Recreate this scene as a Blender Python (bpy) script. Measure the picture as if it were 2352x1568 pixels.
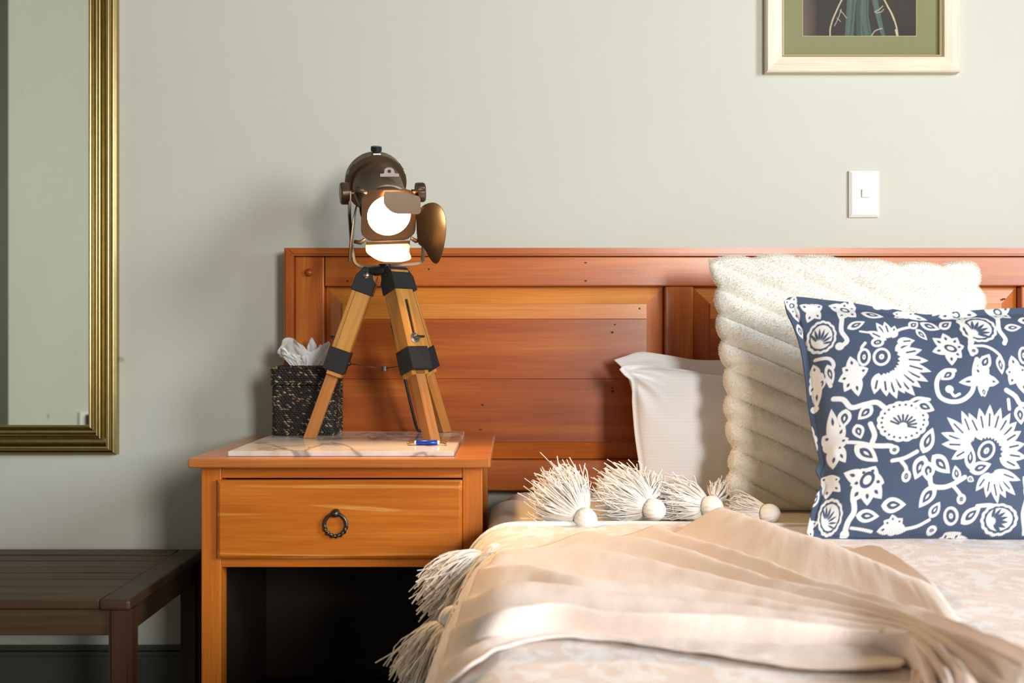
import bpy, bmesh, math, random
import numpy as np
from mathutils import Vector, Matrix, noise as mnoise

for o in list(bpy.data.objects):
    bpy.data.objects.remove(o, do_unlink=True)
SC = bpy.context.scene
COL = SC.collection
random.seed(7)
RNG = np.random.default_rng(11)
PI = math.pi

# ------------------------------------------------------------------ camera
F = 2287.0            # focal length in pixels of the 2352 px wide frame
CX, CY = 1176.0, 784.0
CAMZ = 0.87
CAMD = 2.30           # camera distance from the bedroom wall (wall plane is Y = 0)
cam_d = bpy.data.cameras.new('camera')
cam = bpy.data.objects.new('camera', cam_d); COL.objects.link(cam)
cam.location = (0, -CAMD, CAMZ); cam.rotation_euler = (PI/2, 0, 0)
cam_d.sensor_width = 36.0; cam_d.lens = 36.0*F/2352.0
cam_d.clip_start = 0.02
cam_d.dof.use_dof = True; cam_d.dof.focus_distance = 1.98; cam_d.dof.aperture_fstop = 4.5
SC.camera = cam

# ------------------------------------------------------------------ world, daylight, exposure
W = bpy.data.worlds.new('world'); SC.world = W; W.use_nodes = True
bg = W.node_tree.nodes['Background']; bg.inputs[0].default_value = (0.62, 0.75, 1.0, 1); bg.inputs[1].default_value = 0.6

def area_light(name, loc, target, sx, sy, energy, col):
    l = bpy.data.lights.new(name, 'AREA'); l.shape = 'RECTANGLE'; l.size = sx; l.size_y = sy
    l.energy = energy; l.color = col
    o = bpy.data.objects.new(name, l); COL.objects.link(o)
    o.location = loc
    d = Vector(target) - Vector(loc)
    o.rotation_euler = d.to_track_quat('-Z', 'Y').to_euler()
    return o
# daylight entering by the window behind the camera (to the right) and the one in the right wall
area_light('daylight_rear_window', (1.55, -4.36, 1.52), (1.55, -3.0, 1.52), 0.62, 1.05, 112, (1.0, 0.975, 0.93))
area_light('daylight_side_window', (2.56, -2.45, 1.76), (1.0, -2.45, 1.76), 1.0, 1.15, 108, (0.90, 0.95, 1.0))
SC.view_settings.view_transform = 'Standard'
SC.view_settings.look = 'None'
SC.view_settings.gamma = 1.0
SC.view_settings.use_curve_mapping = False
SC.view_settings.exposure = 0.0
SC.cycles.use_denoising = True
SC.cycles.sample_clamp_indirect = 6.0
SC.cycles.max_bounces = 8

# ------------------------------------------------------------------ helpers
def P(x, y, d):
    """point seen at photo pixel (x, y) at distance d in front of the camera plane"""
    return Vector(((x-CX)/F*d, d-CAMD, CAMZ-(y-CY)/F*d))
def PX(x, d): return (x-CX)/F*d
def PZ(y, d): return CAMZ-(y-CY)/F*d
def DY(d): return d-CAMD
def s2l(c): return c/12.92 if c <= 0.04045 else ((c+0.055)/1.055)**2.4
def rgb(r, g, b): return (s2l(r/255), s2l(g/255), s2l(b/255), 1.0)

class NT:
    def __init__(self, name):
        self.m = bpy.data.materials.new(name); self.m.use_nodes = True
        self.t = self.m.node_tree; self.n = self.t.nodes; self.l = self.t.links
        self.b = self.n['Principled BSDF']
    def node(self, typ, **kw):
        nd = self.n.new(typ)
        for k, v in kw.items():
            if k.startswith('i_'): nd.inputs[k[2:].replace('_', ' ')].default_value = v
            else: setattr(nd, k, v)
        return nd
    def link(self, a, b): self.l.new(a, b)
    def ramp(self, fac, stops):
        r = self.n.new('ShaderNodeValToRGB'); e = r.color_ramp.elements
        while len(e) < len(stops): e.new(0.5)
        for el, (p, c) in zip(e, stops): el.position = p; el.color = c
        self.link(fac, r.inputs[0]); return r.outputs[0]
    def mix(self, fac, a, b, blend='MIX'):
        m = self.n.new('ShaderNodeMix'); m.data_type = 'RGBA'; m.blend_type = blend
        for sock, v in ((m.inputs[0], fac), (m.inputs[6], a), (m.inputs[7], b)):
            if hasattr(v, 'is_output') or hasattr(v, 'links'): self.link(v, sock)
            else: sock.default_value = v
        return m.outputs[2]
    def coords(self, scale=(1, 1, 1), kind='Object', rnd=True):
        tc = self.n.new('ShaderNodeTexCoord'); src = tc.outputs[kind]
        if rnd:
            oi = self.n.new('ShaderNodeObjectInfo')
            mu = self.n.new('ShaderNodeMath'); mu.operation = 'MULTIPLY'; mu.inputs[1].default_value = 37.0
            self.link(oi.outputs['Random'], mu.inputs[0])
            va = self.n.new('ShaderNodeVectorMath'); va.operation = 'ADD'
            self.link(src, va.inputs[0]); self.link(mu.outputs[0], va.inputs[1]); src = va.outputs[0]
        mp = self.n.new('ShaderNodeMapping'); mp.inputs['Scale'].default_value = scale
        self.link(src, mp.inputs[0]); return mp.outputs[0]
    def noise(self, vec, scale, detail=4, rough=0.55, dist=0.0):
        nd = self.n.new('ShaderNodeTexNoise'); nd.inputs['Scale'].default_value = scale
        nd.inputs['Detail'].default_value = detail; nd.inputs['Roughness'].default_value = rough
        nd.inputs['Distortion'].default_value = dist
        self.link(vec, nd.inputs['Vector']); return nd.outputs['Fac']
    def bump(self, h, strength=0.2, dist=0.002):
        b = self.n.new('ShaderNodeBump'); b.inputs['Strength'].default_value = strength
        b.inputs['Distance'].default_value = dist
        self.link(h, b.inputs['Height']); self.link(b.outputs[0], self.b.inputs['Normal'])
    def color(self, c):
        if hasattr(c, 'links'): self.link(c, self.b.inputs['Base Color'])
        else: self.b.inputs['Base Color'].default_value = c
    def set(self, **kw):
        for k, v in kw.items(): self.b.inputs[k.replace('_', ' ')].default_value = v
        return self

def plain(name, c, rough=0.5, metal=0.0, bump=0.0, bscale=200, var=0.0):
    t = NT(name); t.color(c); t.set(Roughness=rough, Metallic=metal)
    if bump or var:
        n = t.noise(t.coords(), bscale, 3)
        if bump: t.bump(n, bump, 0.001)
        if var:
            t.color(t.mix(n, tuple(x*(1-var) for x in c[:3])+(1,), tuple(min(1, x*(1+var)) for x in c[:3])+(1,)))
    return t.m

def wood(name, dark, mid, light, axis='X', rough=0.35, fine=1.0, across=16.0, streak=None, coat=0.0):
    t = NT(name)
    i = 'XYZ'.index(axis)
    def sc(al, ac): v = [ac, ac, ac]; v[i] = al; return tuple(v)
    big = t.noise(t.coords(sc(1.2, across)), 1.0, 5, 0.6, 0.5)
    fin = t.noise(t.coords(sc(6.0, 260.0*fine)), 1.0, 3, 0.6)
    c = t.ramp(big, [(0.25, dark), (0.5, mid), (0.78, light)])
    f = t.ramp(fin, [(0.3, (0.72, 0.68, 0.62, 1)), (0.62, (1, 1, 1, 1))])
    c = t.mix(0.75, c, f, 'MULTIPLY')
    if streak:
        st = t.noise(t.coords(sc(1.6, 34.0)), 1.0, 2, 0.4, 0.9)
        fac = t.ramp(st, [(0.60, (0, 0, 0, 1)), (0.66, (0.55, 0.55, 0.55, 1)), (0.70, (0, 0, 0, 1))])
        c = t.mix(fac, c, streak)
    t.color(c); t.set(Roughness=rough)
    if coat:
        t.b.inputs['Coat Weight'].default_value = coat; t.b.inputs['Coat Roughness'].default_value = 0.26
    t.bump(fin, 0.08, 0.0006)
    return t.m

WPOS = {}; WMAT = {}
def _finish(name, me, mat, parent, M, smooth):
    if smooth:
        for p in me.polygons: p.use_smooth = True
    if mat is not None: me.materials.append(mat)
    o = bpy.data.objects.new(name, me); COL.objects.link(o)
    pm = WMAT[parent.name] if parent is not None else Matrix.Identity(4)
    if parent is not None: o.parent = parent
    if M is None: M = Matrix.Identity(4)
    o.matrix_local = pm.inverted() @ M
    WPOS[o.name] = M.translation.copy(); WMAT[o.name] = M.copy()
    return o
def obj(name, data, mat, parent=None, M=None, smooth=False, center=True):
    """data: bmesh or (verts, faces) in world space (or in the frame of M)"""
    me = bpy.data.meshes.new(name)
    if isinstance(data, bmesh.types.BMesh):
        bmesh.ops.recalc_face_normals(data, faces=data.faces)
        data.to_mesh(me); data.free()
    else:
        me.from_pydata([tuple(v) for v in data[0]], [], [tuple(f) for f in data[1]])
    if M is None and center and len(me.vertices):
        n = len(me.vertices); co = np.empty(n*3, dtype=np.float32); me.vertices.foreach_get('co', co)
        co = co.reshape(-1, 3); c = (co.min(0)+co.max(0))/2; co -= c
        me.vertices.foreach_set('co', co.ravel()); me.update()
        M = Matrix.Translation(Vector([float(x) for x in c]))
    return _finish(name, me, mat, parent, M, smooth)
def np_obj(name, V, Fc, mat, parent=None, smooth=True, attr=None):
    """fast path: V (n,3) array, Fc (m,k) int array"""
    V = np.asarray(V, dtype=np.float32); Fc = np.asarray(Fc, dtype=np.int32)
    c = (V.min(0)+V.max(0))/2; V = V-c
    me = bpy.data.meshes.new(name); k = Fc.shape[1]
    me.vertices.add(len(V)); me.vertices.foreach_set('co', V.ravel())
    me.loops.add(Fc.size); me.loops.foreach_set('vertex_index', Fc.ravel())
    me.polygons.add(len(Fc)); me.polygons.foreach_set('loop_start', np.arange(0, Fc.size, k, dtype=np.int32))
    me.update(calc_edges=True); me.validate()
    if attr is not None:
        for an, av in attr.items():
            a = me.color_attributes.new(an, 'FLOAT_COLOR', 'POINT')
            a.data.foreach_set('color', np.asarray(av, dtype=np.float32).ravel())
    return _finish(name, me, mat, parent, Matrix.Translation(Vector([float(x) for x in c])), smooth)
def thing(name, loc, label, cat, group=None):
    o = bpy.data.objects.new(name, None); COL.objects.link(o); o.location = loc
    o.empty_display_size = 0.05
    WPOS[o.name] = Vector(loc); WMAT[o.name] = Matrix.Translation(Vector(loc))
    return tag(o, label, cat, group)
def tag(o, label, cat, group=None):
    o['label'] = label; o['category'] = cat
    if group: o['group'] = group
    return o
def struct(o): o['kind'] = 'structure'; return o

def bbox(bm, x0, x1, y0, y1, z0, z1, bev=0.0, seg=2):
    r = bmesh.ops.create_cube(bm, size=1.0)
    vs = r['verts']
    for v in vs:
        v.co = Vector((x0+(v.co.x+0.5)*(x1-x0), y0+(v.co.y+0.5)*(y1-y0), z0+(v.co.z+0.5)*(z1-z0)))
    if bev > 0:
        es = list({e for v in vs for e in v.link_edges})
        bmesh.ops.bevel(bm, geom=es, offset=bev, segments=seg, affect='EDGES', profile=0.5)
    return bm
def box(name, x0, x1, y0, y1, z0, z1, mat, parent=None, bev=0.002, seg=2, M=None):
    bm = bmesh.new(); bbox(bm, min(x0, x1), max(x0, x1), min(y0, y1), max(y0, y1), min(z0, z1), max(z0, z1), bev, seg)
    return obj(name, bm, mat, parent, M=M)
def tube_data(pts, r, n=8, cap=True, closed=False):
    pts = [Vector(p) for p in pts]; N = len(pts); V = []; Fa = []
    rr = r if hasattr(r, '__len__') else [r]*N
    up = None
    for i, p in enumerate(pts):
        a = pts[(i-1) % N] if (i > 0 or closed) else p
        b = pts[(i+1) % N] if (i < N-1 or closed) else p
        t = (b-a).normalized()
        if up is None: up = t.orthogonal().normalized()
        up = (up - t*up.dot(t)).normalized(); s = t.cross(up)
        for k in range(n):
            an = 2*PI*k/n
            V.append(p+(up*math.cos(an)+s*math.sin(an))*rr[i])
    M = N if closed else N-1
    for i in range(M):
        for k in range(n):
            j = (i+1) % N
            Fa.append((i*n+k, i*n+(k+1) % n, j*n+(k+1) % n, j*n+k))
    if cap and not closed:
        Fa.append(tuple(range(n-1, -1, -1))); Fa.append(tuple(range((N-1)*n, N*n)))
    return V, Fa
def lathe_data(prof, n=40):
    """prof: (z, r) pairs, revolved about local Z"""
    V = []; Fa = []
    for z, r in prof:
        for k in range(n):
            a = 2*PI*k/n; V.append((r*math.cos(a), r*math.sin(a), z))
    for i in range(len(prof)-1):
        for k in range(n):
            Fa.append((i*n+k, i*n+(k+1) % n, (i+1)*n+(k+1) % n, (i+1)*n+k))
    return V, Fa
def prism(poly, t):
    """2D polygon extruded t along local z, centred"""
    n = len(poly); V = [(x, y, -t/2) for x, y in poly]+[(x, y, t/2) for x, y in poly]
    Fa = [tuple(range(n-1, -1, -1)), tuple(range(n, 2*n))]+[(i, (i+1) % n, n+(i+1) % n, n+i) for i in range(n)]
    return V, Fa
def frame_from(z, x_hint, origin):
    z = Vector(z).normalized(); x = Vector(x_hint); x = (x-z*x.dot(z)).normalized(); y = z.cross(x)
    M = Matrix((x, y, z)).transposed().to_4x4(); M.translation = Vector(origin); return M
def shade_auto(o, ang=40):
    me = o.data
    for p in me.polygons: p.use_smooth = True
    try: me.set_sharp_from_angle(angle=math.radians(ang))
    except Exception: pass
    return o
def resample(pts, n):
    p = np.array(pts, float); s = np.r_[0, np.cumsum(np.linalg.norm(np.diff(p[:, :2], axis=0), axis=1))]
    s /= s[-1]; t = np.linspace(0, 1, n)
    # Catmull-Rom through arc-length parametrised points
    out = np.empty((n, p.shape[1]))
    for i, tt in enumerate(t):
        k = min(np.searchsorted(s, tt, 'right')-1, len(p)-2); k = max(k, 0)
        u = (tt-s[k])/(s[k+1]-s[k]+1e-12)
        p0, p1, p2, p3 = p[max(k-1, 0)], p[k], p[k+1], p[min(k+2, len(p)-1)]
        h = s[k+1]-s[k]
        m1 = (p2-p0)/(s[k+1]-s[max(k-1, 0)]+1e-12)*h
        m2 = (p3-p1)/(s[min(k+2, len(p)-1)]-s[k]+1e-12)*h
        out[i] = (2*u**3-3*u**2+1)*p1+(u**3-2*u**2+u)*m1+(-2*u**3+3*u**2)*p2+(u**3-u**2)*m2
    return out
def grid_faces(nu, nv, off=0, flip=False):
    """nv rows x nu columns of vertices"""
    i, j = np.meshgrid(np.arange(nu-1), np.arange(nv-1))
    a = (j*nu+i).ravel()+off
    q = np.stack([a, a+1, a+nu+1, a+nu], 1)
    return q[:, ::-1] if flip else q
def vnoise(X, Y, Z=0.0, scale=1.0, seed=0.0):
    X = np.asarray(X); out = np.empty(X.size); x = X.ravel(); y = np.asarray(Y).ravel()
    for i in range(x.size):
        out[i] = mnoise.noise((x[i]*scale+seed, y[i]*scale+seed*1.7, Z))
    return out.reshape(X.shape)

# ------------------------------------------------------------------ materials
def wall_material():
    t = NT('wall_paint')
    v = t.coords(kind='Object', rnd=False)
    n1 = t.noise(v, 2.0, 4, 0.6); n2 = t.noise(v, 260, 4, 0.6); n3 = t.noise(v, 45, 3)
    c = t.mix(n1, rgb(197, 198, 187), rgb(205, 206, 195))
    sp = t.noise(v, 18, 1, 0.3)
    c = t.mix(t.ramp(sp, [(0.80, (0, 0, 0, 1)), (0.83, (0.5, 0.5, 0.5, 1))]), c, rgb(120, 118, 104))
    t.color(c); t.set(Roughness=0.75)
    ad = t.n.new('ShaderNodeMath'); ad.operation = 'ADD'; t.link(n2, ad.inputs[0]); t.link(n3, ad.inputs[1])
    t.bump(ad.outputs[0], 0.16, 0.002)
    return t.m
M_WALL = wall_material()
M_CEIL = plain('ceiling_timber', rgb(96, 72, 50), 0.8)
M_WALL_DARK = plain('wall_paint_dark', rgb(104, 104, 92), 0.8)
M_FLOOR = wood('floor_boards', rgb(60, 38, 22), rgb(78, 50, 30), rgb(95, 64, 40), 'Y', 0.5)
M_SKIRT = plain('skirting_paint', rgb(70, 74, 68), 0.5)
M_DOOR = plain('door_paint', rgb(66, 72, 58), 0.6)
M_WHITE_P = plain('white_plastic', rgb(242, 240, 236), 0.3)
M_DARK_P = plain('dark_plastic', rgb(60, 58, 52), 0.5)
PINE = dict(dark=rgb(158, 74, 18), mid=rgb(188, 98, 28), light=rgb(210, 128, 48))
M_PINE_X = wood('pine_along_x', axis='X', rough=0.36, coat=0.3, **PINE)
M_PINE_Z = wood('pine_along_z', axis='Z', rough=0.36, coat=0.3, **PINE)
M_PINE_LIGHT = wood('pine_light_board', rgb(186, 104, 34), rgb(212, 130, 48), rgb(226, 154, 72), 'X', 0.34, coat=0.4)
M_PINE_DEEP = wood('pine_deep_board', rgb(138, 60, 12), rgb(170, 82, 20), rgb(198, 114, 38), 'X', 0.34, coat=0.35)
NS = dict(dark=rgb(178, 92, 20), mid=rgb(200, 112, 30), light=rgb(216, 134, 48))
M_NS_X = wood('nightstand_pine_x', axis='X', rough=0.36, coat=0.15, streak=rgb(232, 172, 92), **NS)
M_NS_Z = wood('nightstand_pine_z', axis='Z', rough=0.4, coat=0.1, **NS)
M_NS_TOP = wood('nightstand_top_pine', rgb(172, 98, 40), rgb(190, 116, 56), rgb(204, 134, 72), 'X', 0.30, coat=0.3)
M_NS_SHADE = wood('shade_toned_interior', rgb(26, 17, 10), rgb(34, 22, 13), rgb(44, 29, 18), 'X', 0.7)  # shade inside the open carcass put into the wood colour
M_BENCH = wood('dark_hardwood', rgb(52, 36, 20), rgb(74, 54, 32), rgb(98, 72, 44), 'X', 0.5)
M_BENCH_Y = wood('dark_hardwood_y', rgb(42, 28, 16), rgb(60, 42, 25), rgb(82, 58, 36), 'Y', 0.5)
M_BENCH_Z = wood('dark_hardwood_z', rgb(50, 28, 15), rgb(72, 43, 25), rgb(92, 58, 34), 'Z', 0.5)
M_OAK = wood('oak_leg', rgb(140, 92, 32), rgb(172, 120, 48), rgb(194, 144, 68), 'Z', 0.45, fine=0.9, across=40)
M_OAK_LOW = wood('oak_lower_leg', rgb(140, 84, 30), rgb(172, 110, 46), rgb(192, 136, 68), 'Z', 0.45, fine=0.9, across=40)
M_BLACK = plain('black_metal', rgb(30, 30, 32), 0.45, 0.3)
M_STEEL = plain('steel', rgb(150, 150, 150), 0.3, 1.0)
M_IRON = plain('antique_iron', rgb(84, 82, 78), 0.38, 0.9)
M_BRONZE = plain('bronze_paint', rgb(92, 74, 56), 0.38, 0.55)
M_DOOR_IN = plain('barn_door_metal', rgb(52, 42, 32), 0.3, 0.7)
M_DOOR_LIT = plain('barn_door_lamplit', rgb(170, 150, 120), 0.5, 0.2)  # paler copy of the flap metal, lamplight put into the colour
def gold_material():
    t = NT('gold_leaf'); v = t.coords((1, 1, 1)); n = t.noise(v, 60, 4)
    t.color(t.mix(n, rgb(158, 138, 88), rgb(188, 168, 116))); t.set(Roughness=0.30, Metallic=1.0)
    t.bump(n, 0.05, 0.001); return t.m
M_GOLD = gold_material()
M_MIRROR = NT('mirror_silver').set(Metallic=1.0, Roughness=0.02); M_MIRROR.color(rgb(222, 226, 212)); M_MIRROR = M_MIRROR.m
M_CREAM = wood('limed_frame', rgb(218, 206, 180), rgb(238, 228, 206), rgb(244, 236, 218), 'X', 0.5)
M_CREAM_Z = wood('limed_frame_z', rgb(218, 206, 180), rgb(238, 228, 206), rgb(244, 236, 218), 'Z', 0.5)
M_LIP = plain('frame_inner_lip', rgb(204, 182, 142), 0.5)
M_MAT = plain('olive_mount_board', rgb(132, 134, 96), 0.85, var=0.05, bscale=300)
def fabric(name, c1, c2, nscale=6.0, weave=900.0, bump=0.25, rough=0.9, sheen=0.2, transl=0.0):
    t = NT(name); v = t.coords(rnd=False)
    n = t.noise(v, nscale, 4); w = t.noise(v, weave, 2, 0.7)
    t.color(t.mix(n, c1, c2)); t.set(Roughness=rough)
    t.b.inputs['Sheen Weight'].default_value = sheen
    t.bump(w, bump, 0.0015)
    return t.m
M_SHEET = fabric('sheet_cotton', rgb(226, 220, 216), rgb(234, 229, 225))
M_BAND = fabric('beige_band', rgb(196, 184, 156), rgb(212, 202, 178), 30, 500, 0.4)
M_THROW = fabric('throw_cotton', rgb(228, 211, 199), rgb(236, 221, 211), 9, 420, 0.45)
M_TASSEL = fabric('tassel_yarn', rgb(244, 238, 230), rgb(250, 246, 240), 50, 900, 0.2)
M_PIPE = fabric('white_piping', rgb(240, 236, 230), rgb(246, 242, 238))
def pillow_material():
    t = NT('pillow_cotton'); v = t.coords(rnd=False)
    w = t.node('ShaderNodeTexWave'); w.wave_type = 'BANDS'; w.bands_direction = 'Z'
    w.inputs['Scale'].default_value = 48.0; w.inputs['Distortion'].default_value = 0.4
    t.link(v, w.inputs['Vector'])
    t.color(t.mix(w.outputs['Fac'], rgb(240, 240, 243), rgb(244, 244, 247))); t.set(Roughness=0.8)
    t.bump(w.outputs['Fac'], 0.05, 0.0006); return t.m
M_PILLOW = pillow_material()
def coverlet_material():
    t = NT('coverlet_jacquard'); v = t.coords(rnd=False)
    n = t.noise(v, 24, 3, 0.6, 1.6); n2 = t.noise(v, 420, 2, 0.7)
    fac = t.ramp(n, [(0.46, (0, 0, 0, 1)), (0.56, (1, 1, 1, 1))])
    t.color(t.mix(fac, rgb(238, 223, 213), rgb(247, 243, 241))); t.set(Roughness=0.85)
    ad = t.n.new('ShaderNodeMath'); ad.operation = 'ADD'; t.link(n, ad.inputs[0]); t.link(n2, ad.inputs[1])
    t.bump(ad.outputs[0], 0.35, 0.003); return t.m
M_COVER = coverlet_material()
M_FUR = plain('cream_fur', rgb(242, 240, 233), 0.95, bump=0.7, bscale=320)
def fur_strand_material():
    t = NT('fur_strands'); n = t.n
    d = n.new('ShaderNodeBsdfDiffuse'); d.inputs[0].default_value = rgb(246, 244, 237)
    tr = n.new('ShaderNodeBsdfTranslucent'); tr.inputs[0].default_value = rgb(252, 249, 240)
    mx = n.new('ShaderNodeMixShader'); mx.inputs[0].default_value = 0.55
    t.link(d.outputs[0], mx.inputs[1]); t.link(tr.outputs[0], mx.inputs[2])
    t.link(mx.outputs[0], n['Material Output'].inputs[0]); return t.m
M_STRAND = fur_strand_material()
def paper_material():
    t = NT('tissue_paper'); n = t.n
    d = n.new('ShaderNodeBsdfDiffuse'); d.inputs[0].default_value = rgb(250, 250, 252)
    tr = n.new('ShaderNodeBsdfTranslucent'); tr.inputs[0].default_value = rgb(250, 248, 248)
    mx = n.new('ShaderNodeMixShader'); mx.inputs[0].default_value = 0.2
    t.link(d.outputs[0], mx.inputs[1]); t.link(tr.outputs[0], mx.inputs[2])
    t.link(mx.outputs[0], n['Material Output'].inputs[0]); return t.m
M_TISSUE = paper_material()
def attr_material(name, attr, rough, bump=0.0, bscale=900, sheen=0.0, twill=False):
    t = NT(name); a = t.node('ShaderNodeVertexColor'); a.layer_name = attr
    c = a.outputs['Color']
    if twill:
        v = t.coords(rnd=False)
        w = t.node('ShaderNodeTexWave'); w.wave_type = 'BANDS'; w.bands_direction = 'DIAGONAL'
        w.inputs['Scale'].default_value = 190.0; w.inputs['Distortion'].default_value = 1.2; w.inputs['Detail Scale'].default_value = 3.0
        t.link(v, w.inputs['Vector'])
        k = t.ramp(w.outputs['Fac'], [(0.2, (0.86, 0.87, 0.9, 1)), (0.8, (1.0, 1.0, 1.0, 1))])
        c = t.mix(0.9, c, k, 'MULTIPLY')
        t.bump(w.outputs['Fac'], 0.25, 0.001)
    elif bump:
        t.bump(t.noise(t.coords(rnd=False), bscale, 2), bump, 0.001)
    t.color(c); t.set(Roughness=rough)
    if sheen: t.b.inputs['Sheen Weight'].default_value = sheen
    return t.m
M_FLORAL = attr_material('floral_print', 'print', 0.9, twill=True)
M_WEAVE = attr_material('seagrass', 'tone', 0.55, bump=0.2)
M_PRINT = attr_material('art_print', 'ink', 0.7)
def marble_material():
    t = NT('marble_tile'); v = t.coords((1, 1, 1), rnd=False)
    n = t.noise(v, 1.7, 4, 0.55, 1.2)
    mp = t.coords((2.6, 7.0, 1), rnd=False); n2 = t.noise(mp, 0.9, 4, 0.55, 0.8)
    c = t.ramp(n2, [(0.36, rgb(150, 128, 112)), (0.44, rgb(206, 196, 186)), (0.52, rgb(228, 222, 216)), (0.70, rgb(234, 230, 226))])
    vein = t.ramp(n, [(0.485, (0, 0, 0, 1)), (0.5, (0.75, 0.75, 0.75, 1)), (0.515, (0, 0, 0, 1))])
    c = t.mix(vein, c, rgb(120, 116, 110))
    t.color(c); t.set(Roughness=0.12); return t.m
M_MARBLE = marble_material()
M_TILE_EDGE = plain('tile_edge', rgb(226, 224, 228), 0.5)
def emis(name, c, s):
    t = NT(name); t.b.inputs['Emission Color'].default_value = c; t.b.inputs['Emission Strength'].default_value = s
    t.color((0.8, 0.8, 0.8, 1)); return t.m
M_LENS = emis('lamp_lens', (1.0, 0.60, 0.27, 1), 430.0)
M_SLOT = emis('self_lit_vent_slot', (1.0, 0.62, 0.32, 1), 0.5)  # weak emission in place of bulb light leaking through the slot

# ------------------------------------------------------------------ room shell
XL, XR, YF, YB, ZC = -2.0, 2.6, -4.4, 0.0, 2.6
def wall_box(name, x0, x1, y0, y1, z0, z1, mat=M_WALL):
    return struct(box(name, x0, x1, y0, y1, z0, z1, mat, bev=0))
wall_box('wall_back', XL-0.1, XR+0.1, 0.0, 0.1, 0, ZC)
wall_box('wall_left', XL-0.1, XL, YF, 0.0, 0, ZC)
wall_box('floor', XL-0.1, XR+0.1, YF-0.1, 0.1, -0.1, 0, M_FLOOR)
wall_box('ceiling', XL-0.1, XR+0.1, YF-0.1, 0.1, ZC, ZC+0.1, M_CEIL)
def holed_wall(name, axis, a0, a1, h0, h1, z0, z1, c0, c1):
    """wall with one window opening h0..h1 x z0..z1"""
    bm = bmesh.new()
    def b(p0, p1, q0, q1):
        if axis == 'Y': bbox(bm, c0, c1, p0, p1, q0, q1)
        else: bbox(bm, p0, p1, c0, c1, q0, q1)
    b(a0, h0, 0, ZC); b(h1, a1, 0, ZC); b(h0, h1, 0, z0); b(h0, h1, z1, ZC)
    return struct(obj(name, bm, M_WALL_DARK))
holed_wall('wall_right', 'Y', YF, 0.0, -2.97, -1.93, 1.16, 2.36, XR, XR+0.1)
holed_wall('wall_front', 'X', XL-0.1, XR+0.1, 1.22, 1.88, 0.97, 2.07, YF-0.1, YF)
def window(name, axis, h0, h1, z0, z1, c):
    bm = bmesh.new(); w = 0.045
    def b(p0, p1, q0, q1):
        if axis == 'Y': bbox(bm, c, c+0.05, p0, p1, q0, q1)
        else: bbox(bm, p0, p1, c-0.05, c, q0, q1)
    b(h0-w, h0, z0-w, z1+w); b(h1, h1+w, z0-w, z1+w); b(h0, h1, z0-w, z0); b(h0, h1, z1, z1+w)
    return struct(obj(name, bm, M_WHITE_P))
window('window_1', 'X', 1.22, 1.88, 0.97, 2.07, YF+0.03)
window('window_2', 'Y', -2.97, -1.93, 1.16, 2.36, XR-0.03)
# skirting board with a moulded top
bm = bmesh.new()
zt = PZ(1485, 2.28)
bbox(bm, XL, XR, -0.018, -0.0005, 0, zt-0.022, 0)
bbox(bm, XL, XR, -0.024, -0.0005, zt-0.022, zt-0.012, 0.003)
bbox(bm, XL, XR, -0.014, -0.0005, zt-0.012, zt, 0.003)
struct(obj('baseboard_back', bm, M_SKIRT))
# dark door in the left wall, seen only in the mirror
dr = struct(box('door_1', XL+0.0005, XL+0.05, -1.575, -0.86, 0.0, 2.55, M_DOOR, bev=0.004))
box('door_panel', XL+0.05, XL+0.056, -1.47, -0.97, 0.25, 0.95, M_DOOR, dr, bev=0.003)
box('door_panel', XL+0.05, XL+0.056, -1.47, -0.97, 1.15, 2.4, M_DOOR, dr, bev=0.003)

# ------------------------------------------------------------------ mirror
DM = 2.295   # depth of the mirror glass plane
def moulding(name, prof, A, B, inward, out_dir, mat, parent, mitre=True):
    """sweep a (w, h) profile from A to B; w grows outward from the sight edge, h toward the room (-Y)."""
    A = Vector(A); B = Vector(B); t = (B-A).normalized(); V = []
    for w, h in prof:
        for e, s in ((A, -1), (B, 1)):
            V.append(e+Vector(out_dir)*w+t*(s*w if mitre else 0)+Vector((0, -h, 0)))
    n = len(prof); Fa = []
    for i in range(n-1): Fa.append((2*i, 2*i+1, 2*i+3, 2*i+2))
    Fa.append((2*n-2, 2*n-1, 1, 0))
    Fa.append(tuple(2*i for i in range(n))); Fa.append(tuple(2*i+1 for i in range(n-1, -1, -1)))
    bm = bmesh.new(); vs = [bm.verts.new(v) for v in V]
    for f in Fa: bm.faces.new([vs[k] for k in f])
    return shade_auto(obj(name, bm, mat, parent), 35)
def arc(w0, h0, w1, h1, bulge, n=6):
    out = []
    for i in range(n+1):
        u = i/n; s = math.sin(PI*u)*bulge
        dx, dy = w1-w0, h1-h0; L = math.hypot(dx, dy)
        out.append((w0+dx*u-dy/L*s, h0+dy*u+dx/L*s))
    return out
mx1 = PX(200, 2.28); mz0 = PZ(977, 2.28); mx0 = -1.72; mz1 = 2.05
mir = thing('wall_mirror', ((mx0+mx1)/2, -0.02, mz0-0.06), 'large wall mirror in a ridged gold moulded frame above the dark bench', 'mirror')
fw = 0.0665
prof = [(0, 0.0)]+[(0, 0.010)]+arc(0, 0.010, 0.0075, 0.012, 0.003)+arc(0.009, 0.009, 0.0125, 0.010, 0.0022)+arc(0.0125, 0.008, 0.020, 0.016, -0.003) \
    + arc(0.020, 0.018, 0.0245, 0.018, 0.0024)+arc(0.0262, 0.016, 0.031, 0.017, 0.003)+arc(0.0315, 0.008, 0.047, 0.027, -0.0068) \
    + arc(0.047, 0.027, 0.056, 0.024, 0.003)+arc(0.0585, 0.018, 0.0625, 0.019, 0.0024)+[(fw, 0.015), (fw, 0.0)]
yb = -0.002
c = {'bl': (mx0, yb, mz0), 'br': (mx1, yb, mz0), 'tr': (mx1, yb, mz1), 'tl': (mx0, yb, mz1)}
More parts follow.
